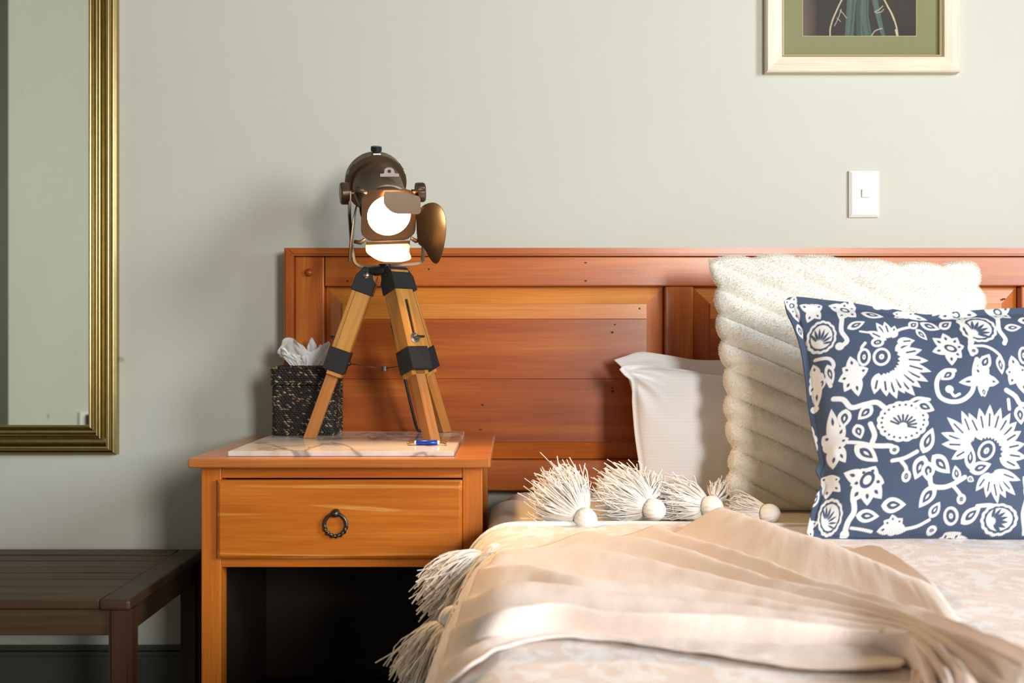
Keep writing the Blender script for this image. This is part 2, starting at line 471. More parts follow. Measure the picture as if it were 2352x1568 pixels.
moulding('frame_side', prof, c['bl'], c['br'], 0, (0, 0, -1), M_GOLD, mir)
moulding('frame_side', prof, c['br'], c['tr'], 0, (1, 0, 0), M_GOLD, mir)
moulding('frame_side', prof, c['tr'], c['tl'], 0, (0, 0, 1), M_GOLD, mir)
moulding('frame_side', prof, c['tl'], c['bl'], 0, (-1, 0, 0), M_GOLD, mir)
box('mirror_glass', mx0, mx1, -0.008, -0.002, mz0, mz1, M_MIRROR, mir, bev=0)

# socket and hook on the left wall that the mirror reflects
sk = thing('wall_socket', (XL, -2.3, 0.48), 'small white socket with dark plug reflected low in the mirror', 'socket')
box('socket_plate', XL, XL+0.012, -2.42, -2.30, 0.455, 0.545, M_WHITE_P, sk, bev=0.003)
box('plug', XL+0.012, XL+0.06, -2.405, -2.355, 0.475, 0.53, M_DARK_P, sk, bev=0.005)

# ------------------------------------------------------------------ headboard
DH = 2.235
def hx(x): return PX(x, DH)
def hz(y): return PZ(y, DH)
hY = DY(DH)                        # front face of rails and stiles
HB0, HB1 = hx(655), 1.98
zT = hz(570); zB = 0.20
hb = thing('headboard', ((HB0+HB1)/2, hY, zB), 'orange varnished pine panelled headboard behind the bed and nightstand', 'headboard')
yk = -0.012                        # back of the headboard
m_w = hx(677)-HB0
def trapez(name, pts, y0, y1, mat, parent, bev=0.002):
    """outline in XZ, extruded from y0 (front) to y1 (back)"""
    n = len(pts); bm = bmesh.new()
    a = [bm.verts.new((x, y0, z)) for x, z in pts]; b = [bm.verts.new((x, y1, z)) for x, z in pts]
    bm.faces.new(a); bm.faces.new(b[::-1])
    for i in range(n): bm.faces.new((a[i], b[i], b[(i+1) % n], a[(i+1) % n]))
    if bev: bmesh.ops.bevel(bm, geom=[e for e in bm.edges if all(v in a for v in e.verts)], offset=bev, segments=2, affect='EDGES')
    return obj(name, bm, mat, parent)
mh = zT-hz(588)
trapez('edge_moulding', [(HB0, zT), (HB1, zT), (HB1-m_w, zT-mh), (HB0+m_w, zT-mh)], hY-0.014, yk, M_PINE_X, hb, 0.004)
trapez('edge_moulding', [(HB0, zT), (HB0+m_w, zT-mh), (HB0+m_w, zB), (HB0, zB)], hY-0.014, yk, M_PINE_Z, hb, 0.004)
trapez('edge_moulding', [(HB1, zT), (HB1, zB), (HB1-m_w, zB), (HB1-m_w, zT-mh)], hY-0.014, yk, M_PINE_Z, hb, 0.004)
zr = hz(657); zb0 = hz(1056); zb1 = hz(1127)
stiles = [(hx(677), hx(745)), (hx(1527), hx(1593)), (hx(2345), hx(2411)), (HB1-m_w-(hx(745)-hx(677)), HB1-m_w)]
e = 0.0006
for k, (a, b) in enumerate(stiles):
    zlo = zb1-0.3 if k in (0, 3) else zb0
    ztop = zT-mh-e if k in (0, 3) else zr-e
    box('stile', a+e, b-e, hY, yk, zlo, ztop, M_PINE_Z, hb, bev=0.003)
box('top_rail', stiles[0][1]+e, stiles[3][0]-e, hY, yk, zr, zT-mh-e, M_PINE_X, hb, bev=0.003)
box('bottom_rail', stiles[0][1]+e, stiles[3][0]-e, hY, yk, zb1, zb0-e, M_PINE_X, hb, bev=0.003)
def panel(x0, x1, z0, z1):
    bw = 0.0385; yf = hY+0.008; ye = hY+0.020; yb2 = -0.016+0.002
    ix0, ix1, iz0, iz1 = x0+bw, x1-bw, z0+bw, z1-bw
    cuts = [iz1, iz1-(hz(700)-hz(735)), hz(870), iz0]
    mats = [M_PINE_LIGHT, M_PINE_DEEP, M_PINE_DEEP]
    for k in range(3):
        box('panel_board', ix0, ix1, yf, yb2, cuts[k+1]+0.0002, cuts[k]-0.0002, mats[k], hb, bev=0.0006)
    def wedge(o0, o1, i1, i0, mat):
        bm = bmesh.new()
        vs = [bm.verts.new((o0[0], ye, o0[1])), bm.verts.new((o1[0], ye, o1[1])), bm.verts.new((i1[0], yf+0.003, i1[1])), bm.verts.new((i0[0], yf+0.003, i0[1]))]
        vb = [bm.verts.new((v.co.x, yb2, v.co.z)) for v in vs]
        bm.faces.new(vs); bm.faces.new(vb[::-1])
        for i in range(4): bm.faces.new((vs[i], vb[i], vb[(i+1) % 4], vs[(i+1) % 4]))
        obj('panel_bevel', bm, mat, hb)
    A, B, C_, D_ = (x0, z1), (x1, z1), (x1, z0), (x0, z0)
    a, b, c2, d = (ix0, iz1), (ix1, iz1), (ix1, iz0), (ix0, iz0)
    wedge(A, B, b, a, M_PINE_LIGHT); wedge(B, C_, c2, b, M_PINE_Z); wedge(C_, D_, d, c2, M_PINE_X); wedge(D_, A, a, d, M_PINE_Z)
for k in range(3):
    panel(stiles[k][1]+e, stiles[k+1][0]-e, zb0+e, zr-e)
# round knob and dark plugged nail holes
V, Fa = lathe_data([(-0.004, 0.0086), (0.0, 0.0088), (0.005, 0.0086), (0.0085, 0.007), (0.0105, 0.004), (0.011, 0.0001)], 20)
shade_auto(obj('wooden_knob', (V, Fa), M_PINE_DEEP, hb, M=frame_from((0, -1, 0), (1, 0, 0), (hx(710), hY, hz(626)))), 50)
M_KNOT = plain('dark_knot', rgb(58, 26, 10), 0.6)
bm = bmesh.new(); bmesh.ops.create_cone(bm, cap_ends=True, segments=10, radius1=0.0034, radius2=0.0030, depth=0.0012)
mk = bpy.data.meshes.new('nail_plug'); bm.to_mesh(mk); bm.free(); mk.materials.append(M_KNOT)
for x, y, on in [(798, 645, 0), (1345, 603, 0), (1345, 645, 0), (985, 618, 0), (1470, 708, 1), (1413, 745, 1), (1407, 763, 1), (1407, 891, 1), (1408, 899, 1), (1108, 930, 1), (1103, 987, 1), (2310, 686, 1), (1690, 610, 0)]:
    o = bpy.data.objects.new('nail_plug', mk); COL.objects.link(o); o.parent = hb
    yy = hY+(0.008 if on else 0)
    o.matrix_local = Matrix.Translation(Vector((hx(x), yy, hz(y)))-WPOS[hb.name]) @ Matrix.Rotation(PI/2, 4, 'X') @ Matrix.Diagonal((random.uniform(.7, 1.3), random.uniform(.5, .9), 1, 1))

# ------------------------------------------------------------------ nightstand
DN = 1.765; DNB = 2.215
zN = PZ(1053, DN); zTile = zN+0.0095
def nx(x): return PX(x, DN)
def nz(y): return PZ(y, DN)
ns = thing('nightstand', (nx(780), DY(1.99), 0), 'honey pine bedside table with one drawer and a ring pull', 'nightstand')
box('table_top', nx(430), nx(1127), DY(DN), DY(DNB), nz(1075), zN, M_NS_TOP, ns, bev=0.004, seg=3)
fy = DY(DN)+0.028                   # front plane of legs and rails
dl = fy+CAMD
def lx(x): return PX(x, dl)
def lz(y): return PZ(y, dl)
lw = 0.036
LX0 = lx(462); RX1 = lx(1108)
zu = nz(1075)
for a in (LX0, RX1-lw):
    for y0 in (fy, DY(DNB)-lw-0.01):
        box('leg', a, a+lw, y0, y0+lw, 0.0, zu-0.0005, M_NS_Z, ns, bev=0.002)
box('front_rail', LX0+lw, RX1-lw, fy+0.003, fy+0.022, lz(1098), zu-0.0005, M_NS_X, ns, bev=0.001)
box('front_rail', LX0+lw, RX1-lw, fy+0.003, fy+0.022, lz(1303), lz(1284), M_NS_X, ns, bev=0.001)
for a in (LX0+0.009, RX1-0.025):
    box('side_panel', a, a+0.016, fy+lw, DY(DNB)-lw-0.01, 0.12, zu-0.0005, M_NS_SHADE, ns, bev=0.001)
box('back_panel', LX0+0.0255, RX1-0.0255, DY(DNB)-lw-0.02, DY(DNB)-lw-0.0105, 0.12, zu-0.0005, M_NS_SHADE, ns, bev=0.001)
box('bottom_shelf', LX0+0.0255, RX1-0.0255, fy+lw, DY(DNB)-lw-0.0205, 0.125, 0.142, M_NS_SHADE, ns, bev=0.001)
box('divider_board', LX0+lw, RX1-lw, fy+0.0225, DY(DNB)-lw-0.0205, lz(1303), lz(1298), M_NS_SHADE, ns, bev=0)
# drawer front with chamfered edges
df = fy-0.012; dd = df+CAMD
x0, x1, z0, z1 = PX(497, dd), PX(1061, dd), PZ(1284, dd), PZ(1103, dd)
bm = bmesh.new(); ch = 0.006
ring0 = [(x0, z0), (x1, z0), (x1, z1), (x0, z1)]
va = [bm.verts.new((x, df+0.0145, z)) for x, z in ring0]
vb = [bm.verts.new((x, df+0.005, z)) for x, z in ring0]
vc = [bm.verts.new((x+(ch if x == x0 else -ch), df, z+(ch if z == z0 else -ch))) for x, z in ring0]
bm.faces.new(vc); bm.faces.new(va[::-1])
for r0, r1 in ((va, vb), (vb, vc)):
    for i in range(4): bm.faces.new((r0[i], r0[(i+1) % 4], r1[(i+1) % 4], r1[i]))
dwr = obj('drawer', bm, M_NS_X, ns)
# ring pull: boss, ring with a twisted lower half
cx_, cz_ = PX(772, dd), PZ(1204, dd); R = 0.0195
pts = []; rad = []
for k in range(96):
    a = 2*PI*k/96; pts.append((cx_+R*math.sin(a), df-0.006, cz_-R*math.cos(a)*1.02)); rad.append(0.0030)
V, Fa = tube_data(pts, rad, 10, closed=True)
V2 = []
for i in range(96):
    low = max(0.0, math.cos(2*PI*i/96)+0.15)
    for k in range(10):
        p = V[i*10+k]; cc = Vector(pts[i]); an = 2*PI*k/10
        tw = 1+0.42*min(1, low*2)*math.sin(2*(an)+i*0.9)
        V2.append(cc+(p-cc)*tw)
o = obj('ring_pull', (V2, Fa), M_IRON, dwr, smooth=True)
V, Fa = lathe_data([(0, 0.0075), (0.002, 0.0078), (0.004, 0.006), (0.008, 0.0055), (0.011, 0.0062), (0.013, 0.005), (0.0145, 0.002), (0.0146, 0.0001)], 18)
shade_auto(obj('pull_boss', (V, Fa), M_IRON, dwr, M=frame_from((0, -1, 0), (1, 0, 0), (cx_, df, cz_+R+0.001))), 50)

# ------------------------------------------------------------------ marble tile
TX0, TX1, TD0, TD1 = -0.513, -0.105, 1.797, 2.198
tile = box('marble_tile', TX0, TX1, DY(TD0), DY(TD1), zN+0.0003, zTile, M_MARBLE, bev=0.0012)
tag(tile, 'white marble-look square tile lying on the bedside table', 'tile')

# ------------------------------------------------------------------ slatted bench
zBe = PZ(1263, 2.19); dB0 = (CAMZ-zBe)*F/(1376-CY)
bx_r0, bx_r1 = PX(228, dB0), PX(300, dB0)
yF_, yB_ = DY(dB0), DY(2.205)
bl = -1.75
be = thing('slatted_bench', ((bl+bx_r1)/2, (yF_+yB_)/2, 0), 'low dark hardwood bench with slatted seat below the mirror', 'bench')
th = 0.020
for a, b in ((bx_r0, bx_r1), (bl, bl+bx_r1-bx_r0)):
    box('end_rail', a, b, yF_-0.004, yB_, zBe-th, zBe, M_BENCH_Y, be, bev=0.006, seg=3)
n = 8
pitch = (yB_-yF_)/n
for k in range(n):
    y0 = yF_+k*pitch
    drop = 0.0 if k in (0, n-1) else 0.002
    box('slat', bl+bx_r1-bx_r0+0.001, bx_r0-0.001, y0+0.001, y0+pitch-(0.0035 if k < n-1 else 0), zBe-th+0.002, zBe-drop-0.001, M_BENCH, be, bev=0.002)
lgw = PX(299, dB0)-PX(244, dB0)
for x1_ in (bx_r1-0.0005, bl+lgw+0.0005):
    for y0 in (yF_+0.002, yB_-lgw-0.002):
        bm = bmesh.new(); bbox(bm, x1_-lgw, x1_, y0, y0+lgw, 0, zBe-th-0.0003)
        bmesh.ops.bevel(bm, geom=[e_ for e_ in bm.edges if abs((e_.verts[0].co-e_.verts[1].co).normalized().z) > 0.9], offset=0.008, segments=2, affect='EDGES')
        obj('leg', bm, M_BENCH_Z, be)
ap = 0.048
box('apron', bl+lgw+0.001, bx_r1-lgw-0.001, yF_+0.012, yF_+0.028, zBe-th-ap, zBe-th-0.0005, M_BENCH, be)
box('apron', bl+lgw+0.001, bx_r1-lgw-0.001, yB_-0.028, yB_-0.012, zBe-th-ap, zBe-th-0.0005, M_BENCH, be)
for xx in (bx_r1-0.012, bl+0.028):
    box('apron', xx-0.016, xx, yF_+lgw+0.003, yB_-lgw-0.003, zBe-th-ap, zBe-th-0.0005, M_BENCH_Y, be)

# ------------------------------------------------------------------ picture and light switch
pd = 2.275                          # front face depth of picture frame
def qx(x): return PX(x, pd)
def qz(y): return PZ(y, pd)
ix0, ix1, iz0 = qx(1800), qx(2168), qz(126); iz1 = iz0+0.50
pw = 0.0385
pic = thing('framed_picture', ((ix0+ix1)/2, -0.01, iz0-pw), 'cream framed botanical picture with olive mount above the bed', 'picture')
prof = [(0, 0.004), (0, 0.014), (0.0035, 0.021), (pw-0.003, 0.0255), (pw, 0.022), (pw, 0.0005), (0.01, 0.0005)]
cc = {'bl': (ix0, 0, iz0), 'br': (ix1, 0, iz0), 'tr': (ix1, 0, iz1), 'tl': (ix0, 0, iz1)}
moulding('frame_side', prof, cc['bl'], cc['br'], 0, (0, 0, -1), M_CREAM, pic)
moulding('frame_side', prof, cc['br'], cc['tr'], 0, (1, 0, 0), M_CREAM_Z, pic)
moulding('frame_side', prof, cc['tr'], cc['tl'], 0, (0, 0, 1), M_CREAM, pic)
moulding('frame_side', prof, cc['tl'], cc['bl'], 0, (-1, 0, 0), M_CREAM_Z, pic)
lp = [(-0.004, 0.003), (-0.004, 0.0125), (-0.0005, 0.0155), (0.0, 0.003)]
for nm, a, b, od in (('a', 'bl', 'br', (0, 0, -1)), ('b', 'br', 'tr', (1, 0, 0)), ('c', 'tr', 'tl', (0, 0, 1)), ('d', 'tl', 'bl', (-1, 0, 0))):
    moulding('inner_lip', lp, cc[a], cc[b], 0, od, M_LIP, pic)
ax0, ax1, az0 = qx(1850), qx(2113), qz(76); az1 = az0+0.36
bm = bmesh.new()
yo = -0.004
out = [(ix0-0.002, iz0-0.002), (ix1+0.002, iz0-0.002), (ix1+0.002, iz1+0.002), (ix0-0.002, iz1+0.002)]
inn = [(ax0, az0), (ax1, az0), (ax1, az1), (ax0, az1)]
vo = [bm.verts.new((x, yo, z)) for x, z in out]; vi = [bm.verts.new((x, yo, z)) for x, z in inn]
vi2 = [bm.verts.new((x+(0.0008 if k in (0, 3) else -0.0008), yo+0.0016, z+(0.0008 if k < 2 else -0.0008))) for k, (x, z) in enumerate(inn)]
for i in range(4):
    j = (i+1) % 4; bm.faces.new((vo[i], vo[j], vi[j], vi[i])); bm.faces.new((vi[i], vi[j], vi2[j], vi2[i]))
obj('mount_board', bm, M_MAT, pic)
box('bevel_edge', ax0-0.0009, ax1+0.0009, yo-0.0002, yo+0.0002, az0-0.0009, az0, M_LIP, pic, bev=0)
box('bevel_edge', ax0-0.0009, ax0, yo-0.0002, yo+0.0002, az0, az1, M_LIP, pic, bev=0)
box('bevel_edge', ax1, ax1+0.0009, yo-0.0002, yo+0.0002, az0, az1, M_LIP, pic, bev=0)

# --- small raster kit for flat prints: distance to polylines on a pixel lattice
class Raster:
    def __init__(self, X, Y, bgcol):
        self.X, self.Y = X, Y; self.C = np.zeros(X.shape+(3,)); self.C[:] = bgcol[:3]
    def _blend(self, cov, col, sl):
        self.C[sl] = self.C[sl]*(1-cov[..., None])+np.array(col[:3])*cov[..., None]
    def _win(self, x0, x1, y0, y1):
        m = (self.X >= x0) & (self.X <= x1) & (self.Y >= y0) & (self.Y <= y1)
        r = np.any(m, 1).nonzero()[0]; c_ = np.any(m, 0).nonzero()[0]
        if len(r) == 0 or len(c_) == 0: return None
        return (slice(r[0], r[-1]+1), slice(c_[0], c_[-1]+1))
    def stroke(self, pts, w, col, aa=1.5, smooth=True, taper=False):
        p = np.array(pts, float)
        if smooth and len(p) > 2: p = resample(p, max(8, len(p)*5))
        sl = self._win(p[:, 0].min()-w-3, p[:, 0].max()+w+3, p[:, 1].min()-w-3, p[:, 1].max()+w+3)
        if sl is None: return
        x, y = self.X[sl], self.Y[sl]; best = np.full(x.shape, 1e9); n_ = len(p)-1
        for i in range(n_):
            a, b = p[i], p[i+1]; d = b-a; L = d@d+1e-9
            t = np.clip(((x-a[0])*d[0]+(y-a[1])*d[1])/L, 0, 1)
            ds = np.hypot(x-a[0]-t*d[0], y-a[1]-t*d[1])
            if taper: ds = ds-(w/2)*(math.sin(PI*min(1, max(0, (i+.5)/n_)))-1)
            best = np.minimum(best, ds)
        self._blend(np.clip((w/2-best)/aa+0.5, 0, 1), col, sl)
    def poly(self, pts, col, aa=1.5):
        p = np.array(pts, float)
        sl = self._win(p[:, 0].min()-3, p[:, 0].max()+3, p[:, 1].min()-3, p[:, 1].max()+3)
        if sl is None: return
        x, y = self.X[sl], self.Y[sl]; best = np.full(x.shape, 1e9); ins = np.zeros(x.shape, bool)
        for i in range(len(p)):
            a, b = p[i], p[(i+1) % len(p)]; d = b-a; L = d@d+1e-9
            t = np.clip(((x-a[0])*d[0]+(y-a[1])*d[1])/L, 0, 1)
            best = np.minimum(best, np.hypot(x-a[0]-t*d[0], y-a[1]-t*d[1]))
            cond = ((a[1] > y) != (b[1] > y))
            with np.errstate(divide='ignore', invalid='ignore'):
                xi = a[0]+(y-a[1])*d[0]/(d[1] if d[1] != 0 else 1e-9)
            ins ^= cond & (x < xi)
        sd = np.where(ins, best, -best)
        self._blend(np.clip(sd/aa+0.5, 0, 1), col, sl)

# botanical print: green stems in a clear vase on near-black ground, traced in photo pixels
nxp, nyp = 300, 330
gx = np.linspace(ax0, ax1, nxp); gz = np.linspace(az1, az0, nyp)
GX, GZ = np.meshgrid(gx, gz)
pX = CX+GX*F/pd; pY = CY-(GZ-CAMZ)*F/pd
INK = rgb(26, 27, 23); r_ = Raster(pX, pY, INK)
left_tint = np.clip((1886-pX)/36, 0, 1)[..., None]*0.8  # print ground turns lighter brown towards its left edge
r_.C = r_.C*(1-left_tint)+np.array(rgb(110, 92, 80)[:3])*left_tint
GR1, GR2, GR3 = rgb(66, 92, 84), rgb(48, 72, 66), rgb(84, 108, 98); WH = rgb(196, 184, 152)
r_.poly([(1948, 78), (1953, 0), (1958, -80), (1985, -80), (1972, 20), (1968, 78)], GR1)
r_.poly([(1975, 78), (1974, 20), (1984, -90), (2012, -90), (1990, 20), (1999, 78)], GR2)
r_.poly([(1990, 78), (1982, 30), (1990, -80), (2005, -80), (2003, 30), (2011, 78)], GR1)
r_.poly([(2024, 45), (2012, 0), (2004, -70), (2020, -70), (2026, 0), (2042, 78), (2034, 78)], GR1)
for st in ([(1960, 78), (1966, 20), (1970, -60)], [(1982, 78), (1980, 20), (1992, -60)], [(1993, 75), (1985, 40), (1984, 28)], [(2006, 78), (1999, 30), (2000, -50)]):
    r_.stroke(st, 2.2, rgb(44, 62, 58), 1.5)
for st in ([(1956, 70), (1961, 0), (1972, -60)], [(1987, 78), (1986, 40), (1994, -40)], [(2032, 70), (2022, 20), (2014, -40)]):
    r_.stroke(st, 1.6, GR3, 1.5)
for st, w in (([(1914, 76), (1914, 60), (1920, 38), (1932, 10), (1950, -30), (1952, -90)], 4.0), ([(1918, 40), (1928, 20), (1940, -8), (1955, -40)], 2.0),
              ([(1924, 52), (1932, 36), (1940, 14)], 1.6), ([(1937, 16), (1946, 26), (1952, 34)], 1.8), ([(1930, 34), (1938, 42)], 1.5),
              ([(2071, 76), (2067, 52), (2058, 26), (2046, 4), (2030, -30), (2024, -90)], 4.6), ([(2062, 40), (2054, 20), (2046, 6)], 2.6), ([(2069, 74), (2066, 62)], 5),
              ([(2017, 20), (2028, 14), (2036, 6)], 2.4), ([(2020, 22), (2032, 20), (2038, 14)], 2.0), ([(2010, 75), (2018, 64), (2034, 58)], 2.6)):
    r_.stroke(st, w*0.7, WH, 1.8)
# blooms above the frame edge, out of view
for (bx_, by_) in ((1950, -150), (2010, -175), (2055, -140)):
    for k in range(7):
        a = 2*PI*k/7; r_.stroke([(bx_, by_), (bx_+26*math.cos(a), by_+26*math.sin(a))], 15, rgb(196, 180, 170), 2, taper=False)
V = np.stack([GX.ravel(), np.full(GX.size, yo+0.0015), GZ.ravel()], 1)
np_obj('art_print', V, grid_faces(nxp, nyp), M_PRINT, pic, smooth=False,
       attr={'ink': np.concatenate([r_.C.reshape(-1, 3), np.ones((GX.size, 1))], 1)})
t = NT('picture_glass'); nn = t.n
tr = nn.new('ShaderNodeBsdfTransparent'); gl = nn.new('ShaderNodeBsdfGlossy'); gl.inputs['Roughness'].default_value = 0.03
mxs = nn.new('ShaderNodeMixShader'); mxs.inputs[0].default_value = 0.025
t.link(tr.outputs[0], mxs.inputs[1]); t.link(gl.outputs[0], mxs.inputs[2]); t.link(mxs.outputs[0], nn['Material Output'].inputs[0])
box('picture_glass', ix0-0.001, ix1+0.001, yo-0.0035, yo-0.0020, iz0-0.001, iz1+0.001, t.m, pic, bev=0)

sd = 2.288
sw = thing('light_switch', (PX(1985, sd), -0.002, PZ(500, sd)), 'white plastic light switch on the wall under the picture', 'switch')
bm = bmesh.new(); x0, x1, z0, z1 = PX(1952, sd), PX(2021, sd), PZ(498, sd), PZ(391, sd)
b0 = [(x0, z0), (x1, z0), (x1, z1), (x0, z1)]; ins = 0.006
v0 = [bm.verts.new((x, -0.0003, z)) for x, z in b0]; v1 = [bm.verts.new((x, -0.006, z)) for x, z in b0]
v2 = [bm.verts.new((x+(ins if x == x0 else -ins), -0.0105, z+(ins if z == z0 else -ins))) for x, z in b0]
bm.faces.new(v2); bm.faces.new(v0[::-1])
for r0, r1 in ((v0, v1), (v1, v2)):
    for i in range(4): bm.faces.new((r0[i], r0[(i+1) % 4], r1[(i+1) % 4], r1[i]))
obj('switch_plate', bm, M_WHITE_P, sw)
rx, rz = PX(1988, sd), PZ(444, sd)
M_GAP = plain('switch_gap', rgb(170, 166, 160), 0.6)
box('rocker_surround', rx-0.0115, rx+0.0115, -0.0112, -0.0100, rz-0.0115, rz+0.0115, M_WHITE_P, sw, bev=0.0008)
box('rocker_gap', rx-0.0098, rx+0.0098, -0.0114, -0.0105, rz-0.0098, rz+0.0098, M_GAP, sw, bev=0)
bm = bmesh.new(); bbox(bm, -0.0088, 0.0088, -0.003, 0.0015, -0.0088, 0.0088, 0.0012)
obj('rocker', bm, M_WHITE_P, sw, M=Matrix.Translation((rx, -0.0118, rz)) @ Matrix.Rotation(math.radians(7), 4, 'X'))
# ------------------------------------------------------------------ tripod spotlight lamp
feet = [P(712, 1006, 2.043), P(993, 1019, 1.938), P(1020, 991, 2.178)]
for p_ in feet: p_.z = zTile+0.0004
hub = Vector((-0.262, DY(2.052), PZ(618, 2.052)))
lamp = thing('tripod_lamp', (hub.x, hub.y, zTile), 'lit vintage spotlight table lamp on an oak tripod beside the bed', 'lamp')
def at(M, v): return M @ Vector(v)
tops = []
for k, ft in enumerate(feet):
    rad = Vector((ft.x-hub.x, ft.y-hub.y, 0)).normalized()
    top = hub+rad*0.030+Vector((0, 0, -0.004)); tops.append(top)
    ax = (top-ft); L = ax.length; ax.normalize()
    # local frame: z up the leg, x outward, y tangential; origin at the foot
    M = frame_from(ax, rad, ft)
    zs = 0.41*L; ze = 0.53*L; zt0 = 0.90*L
    # lower leg, cut level with the table at its foot
    bm = bmesh.new(); bbox(bm, -0.012, 0.012, -0.0115, 0.0115, 0.0, zs+0.05, 0)
    tilt = M.to_3x3().inverted() @ Vector((0, 0, 1))
    for v in bm.verts:
        if v.co.z < 0.01: v.co.z = -(v.co.x*tilt.x+v.co.y*tilt.y)/tilt.z
    bmesh.ops.bevel(bm, geom=list(bm.edges), offset=0.0008, segments=1, affect='EDGES')
    low = obj('lower_leg', bm, M_OAK_LOW, lamp, M=M)
    # upper leg: core box with an outer plate that has a slot cut in it
    wx, wy = 0.019, 0.0215
    bm = bmesh.new(); bbox(bm, -wx, wx-0.007, -wy, wy, zs-0.012, zt0+0.03, 0.0008, 1)
    sl0, sl1, sh = ze+0.022, zt0-0.034, 0.0035
    o_ = [(-wy, ze-0.03), (wy, ze-0.03), (wy, zt0+0.03), (-wy, zt0+0.03)]
    i_ = [(-sh, sl0), (sh, sl0), (sh, sl1), (-sh, sl1)]
    vo = [bm.verts.new((wx, y, z)) for y, z in o_]; vi = [bm.verts.new((wx, y, z)) for y, z in i_]
    vo2 = [bm.verts.new((wx-0.0069, y, z)) for y, z in o_]; vi2 = [bm.verts.new((wx-0.0069, y, z)) for y, z in i_]
    for i in range(4):
        j = (i+1) % 4
        bm.faces.new((vo[i], vo[j], vi[j], vi[i])); bm.faces.new((vi[i], vi[j], vi2[j], vi2[i])); bm.faces.new((vo2[i], vo2[j], vo[j], vo[i]))
    upl = obj('upper_leg', bm, M_OAK, lamp, M=M)
    bm = bmesh.new(); bbox(bm, wx-0.0068, wx-0.0030, -sh+0.0003, sh-0.0003, sl0+0.0005, sl1-0.0005)
    obj('slot', bm, M_BLACK, upl, M=M)  # black insert stands in for the shadow inside the slot
    # black sleeve, top bracket
    bm = bmesh.new(); bbox(bm, -wx-0.003, wx+0.0035, -wy-0.003, wy+0.003, zs-0.004, ze, 0.001, 1)
    obj('sleeve', bm, M_BLACK, lamp, M=M)
    bm = bmesh.new()
    pts_ = [(-0.0215, zt0-0.012), (0.0225, zt0-0.012), (0.0225, zt0+0.018), (0.012, L+0.004), (-0.008, L+0.006), (-0.012, zt0+0.022), (-0.0215, zt0+0.014)]
    a_ = [bm.verts.new((x, -wy-0.003, z)) for x, z in pts_]; b_ = [bm.verts.new((x, wy+0.003, z)) for x, z in pts_]
    bm.faces.new(a_); bm.faces.new(b_[::-1])
    for i in range(len(pts_)): bm.faces.new((a_[i], b_[i], b_[(i+1) % len(pts_)], a_[(i+1) % len(pts_)]))
    bmesh.ops.bevel(bm, geom=list(bm.edges), offset=0.0012, segments=1, affect='EDGES')
    br = obj('top_bracket', bm, M_BLACK, lamp, M=M)
    for sgn in (-1, 1):
        V, Fa = lathe_data([(0, 0.006), (0.002, 0.006), (0.004, 0.004), (0.0045, 0.0001)], 14)
        shade_auto(obj('bolt', (V, Fa), M_STEEL if k == 0 else M_BLACK, br, M=M @ frame_from((0, sgn, 0), (1, 0, 0), (0.002, sgn*(wy+0.003), L-0.012))), 40)
    # washer and wing screw at the foot of the slot
    V, Fa = lathe_data([(0, 0.0105), (0.0015, 0.0105), (0.0018, 0.0095), (0.0018, 0.005), (0.009, 0.0048), (0.010, 0.004), (0.0101, 0.0001)], 20)
    Mk = M @ frame_from((1, 0, 0), (0, 1, 0), (wx, 0, ze+0.018))
    wn = shade_auto(obj('washer', (V, Fa), M_STEEL, lamp, M=Mk), 40)
    bm = bmesh.new(); bbox(bm, -0.003, 0.018, -0.0022, 0.0022, 0.0065, 0.0105, 0.001, 1)
    obj('wing_screw', bm, M_BLACK, wn, M=Mk)
# hub plate under the yoke
V, Fa = lathe_data([(-0.012, 0.0001), (-0.012, 0.036), (-0.010, 0.039), (0.0, 0.039), (0.003, 0.036), (0.003, 0.014), (0.010, 0.013), (0.010, 0.0001)], 32)
shade_auto(obj('hub', (V, Fa), M_BLACK, lamp, M=Matrix.Translation(hub)), 40)
# spreader wires joined in the middle
mid = Vector((-0.262, DY(2.05), PZ(846, 2.05)))
for k, ft in enumerate(feet):
    j = ft.lerp(tops[k], 0.445)+Vector((hub.x-ft.x, hub.y-ft.y, 0)).normalized()*0.024
    obj('spreader_wire', tube_data([mid, mid.lerp(j, 0.5)+Vector((0, 0, -0.0008)), j], 0.0011, 6), M_BRONZE, lamp, smooth=True)
    bm = bmesh.new(); bmesh.ops.create_uvsphere(bm, u_segments=12, v_segments=8, radius=0.0055)
    shade_auto(obj('wire_bolt', bm, M_BLACK, lamp, M=Matrix.Translation(j)))
bm = bmesh.new(); bmesh.ops.create_cone(bm, cap_ends=True, segments=14, radius1=0.006, radius2=0.006, depth=0.012)
bmesh.ops.bevel(bm, geom=list(bm.edges), offset=0.0012, segments=1, affect='EDGES')
obj('spreader_joint', bm, M_STEEL, lamp, M=Matrix.Translation(mid))
# power cord running down behind the legs
pc = [Vector((hub.x+0.010, hub.y+0.035, hub.z-0.02)), P(900, 740, 2.11), P(915, 800, 2.12), P(938, 905, 2.13), P(955, 975, 2.15), Vector((PX(962, 2.165), DY(2.165), zTile+0.004)), Vector((PX(975, 2.19), DY(2.19), zTile+0.0038))]
cp = resample([tuple(v) for v in pc], 40)
obj('power_cord', tube_data([Vector(q) for q in cp], 0.0032, 8), M_BLACK, lamp, smooth=True)

# --- the head
piv = Vector((-0.272, DY(2.052), PZ(443, 2.052)))
fdir = Vector((0.27, -0.81, -0.525)).normalized()
rdir = Vector((0.95, 0.31, 0.075)); rdir = (rdir-fdir*rdir.dot(fdir)).normalized()
udir = rdir.cross(fdir)*1.0
if udir.z < 0: udir = -udir
MH = Matrix((rdir, udir, rdir.cross(udir))).transposed().to_4x4()
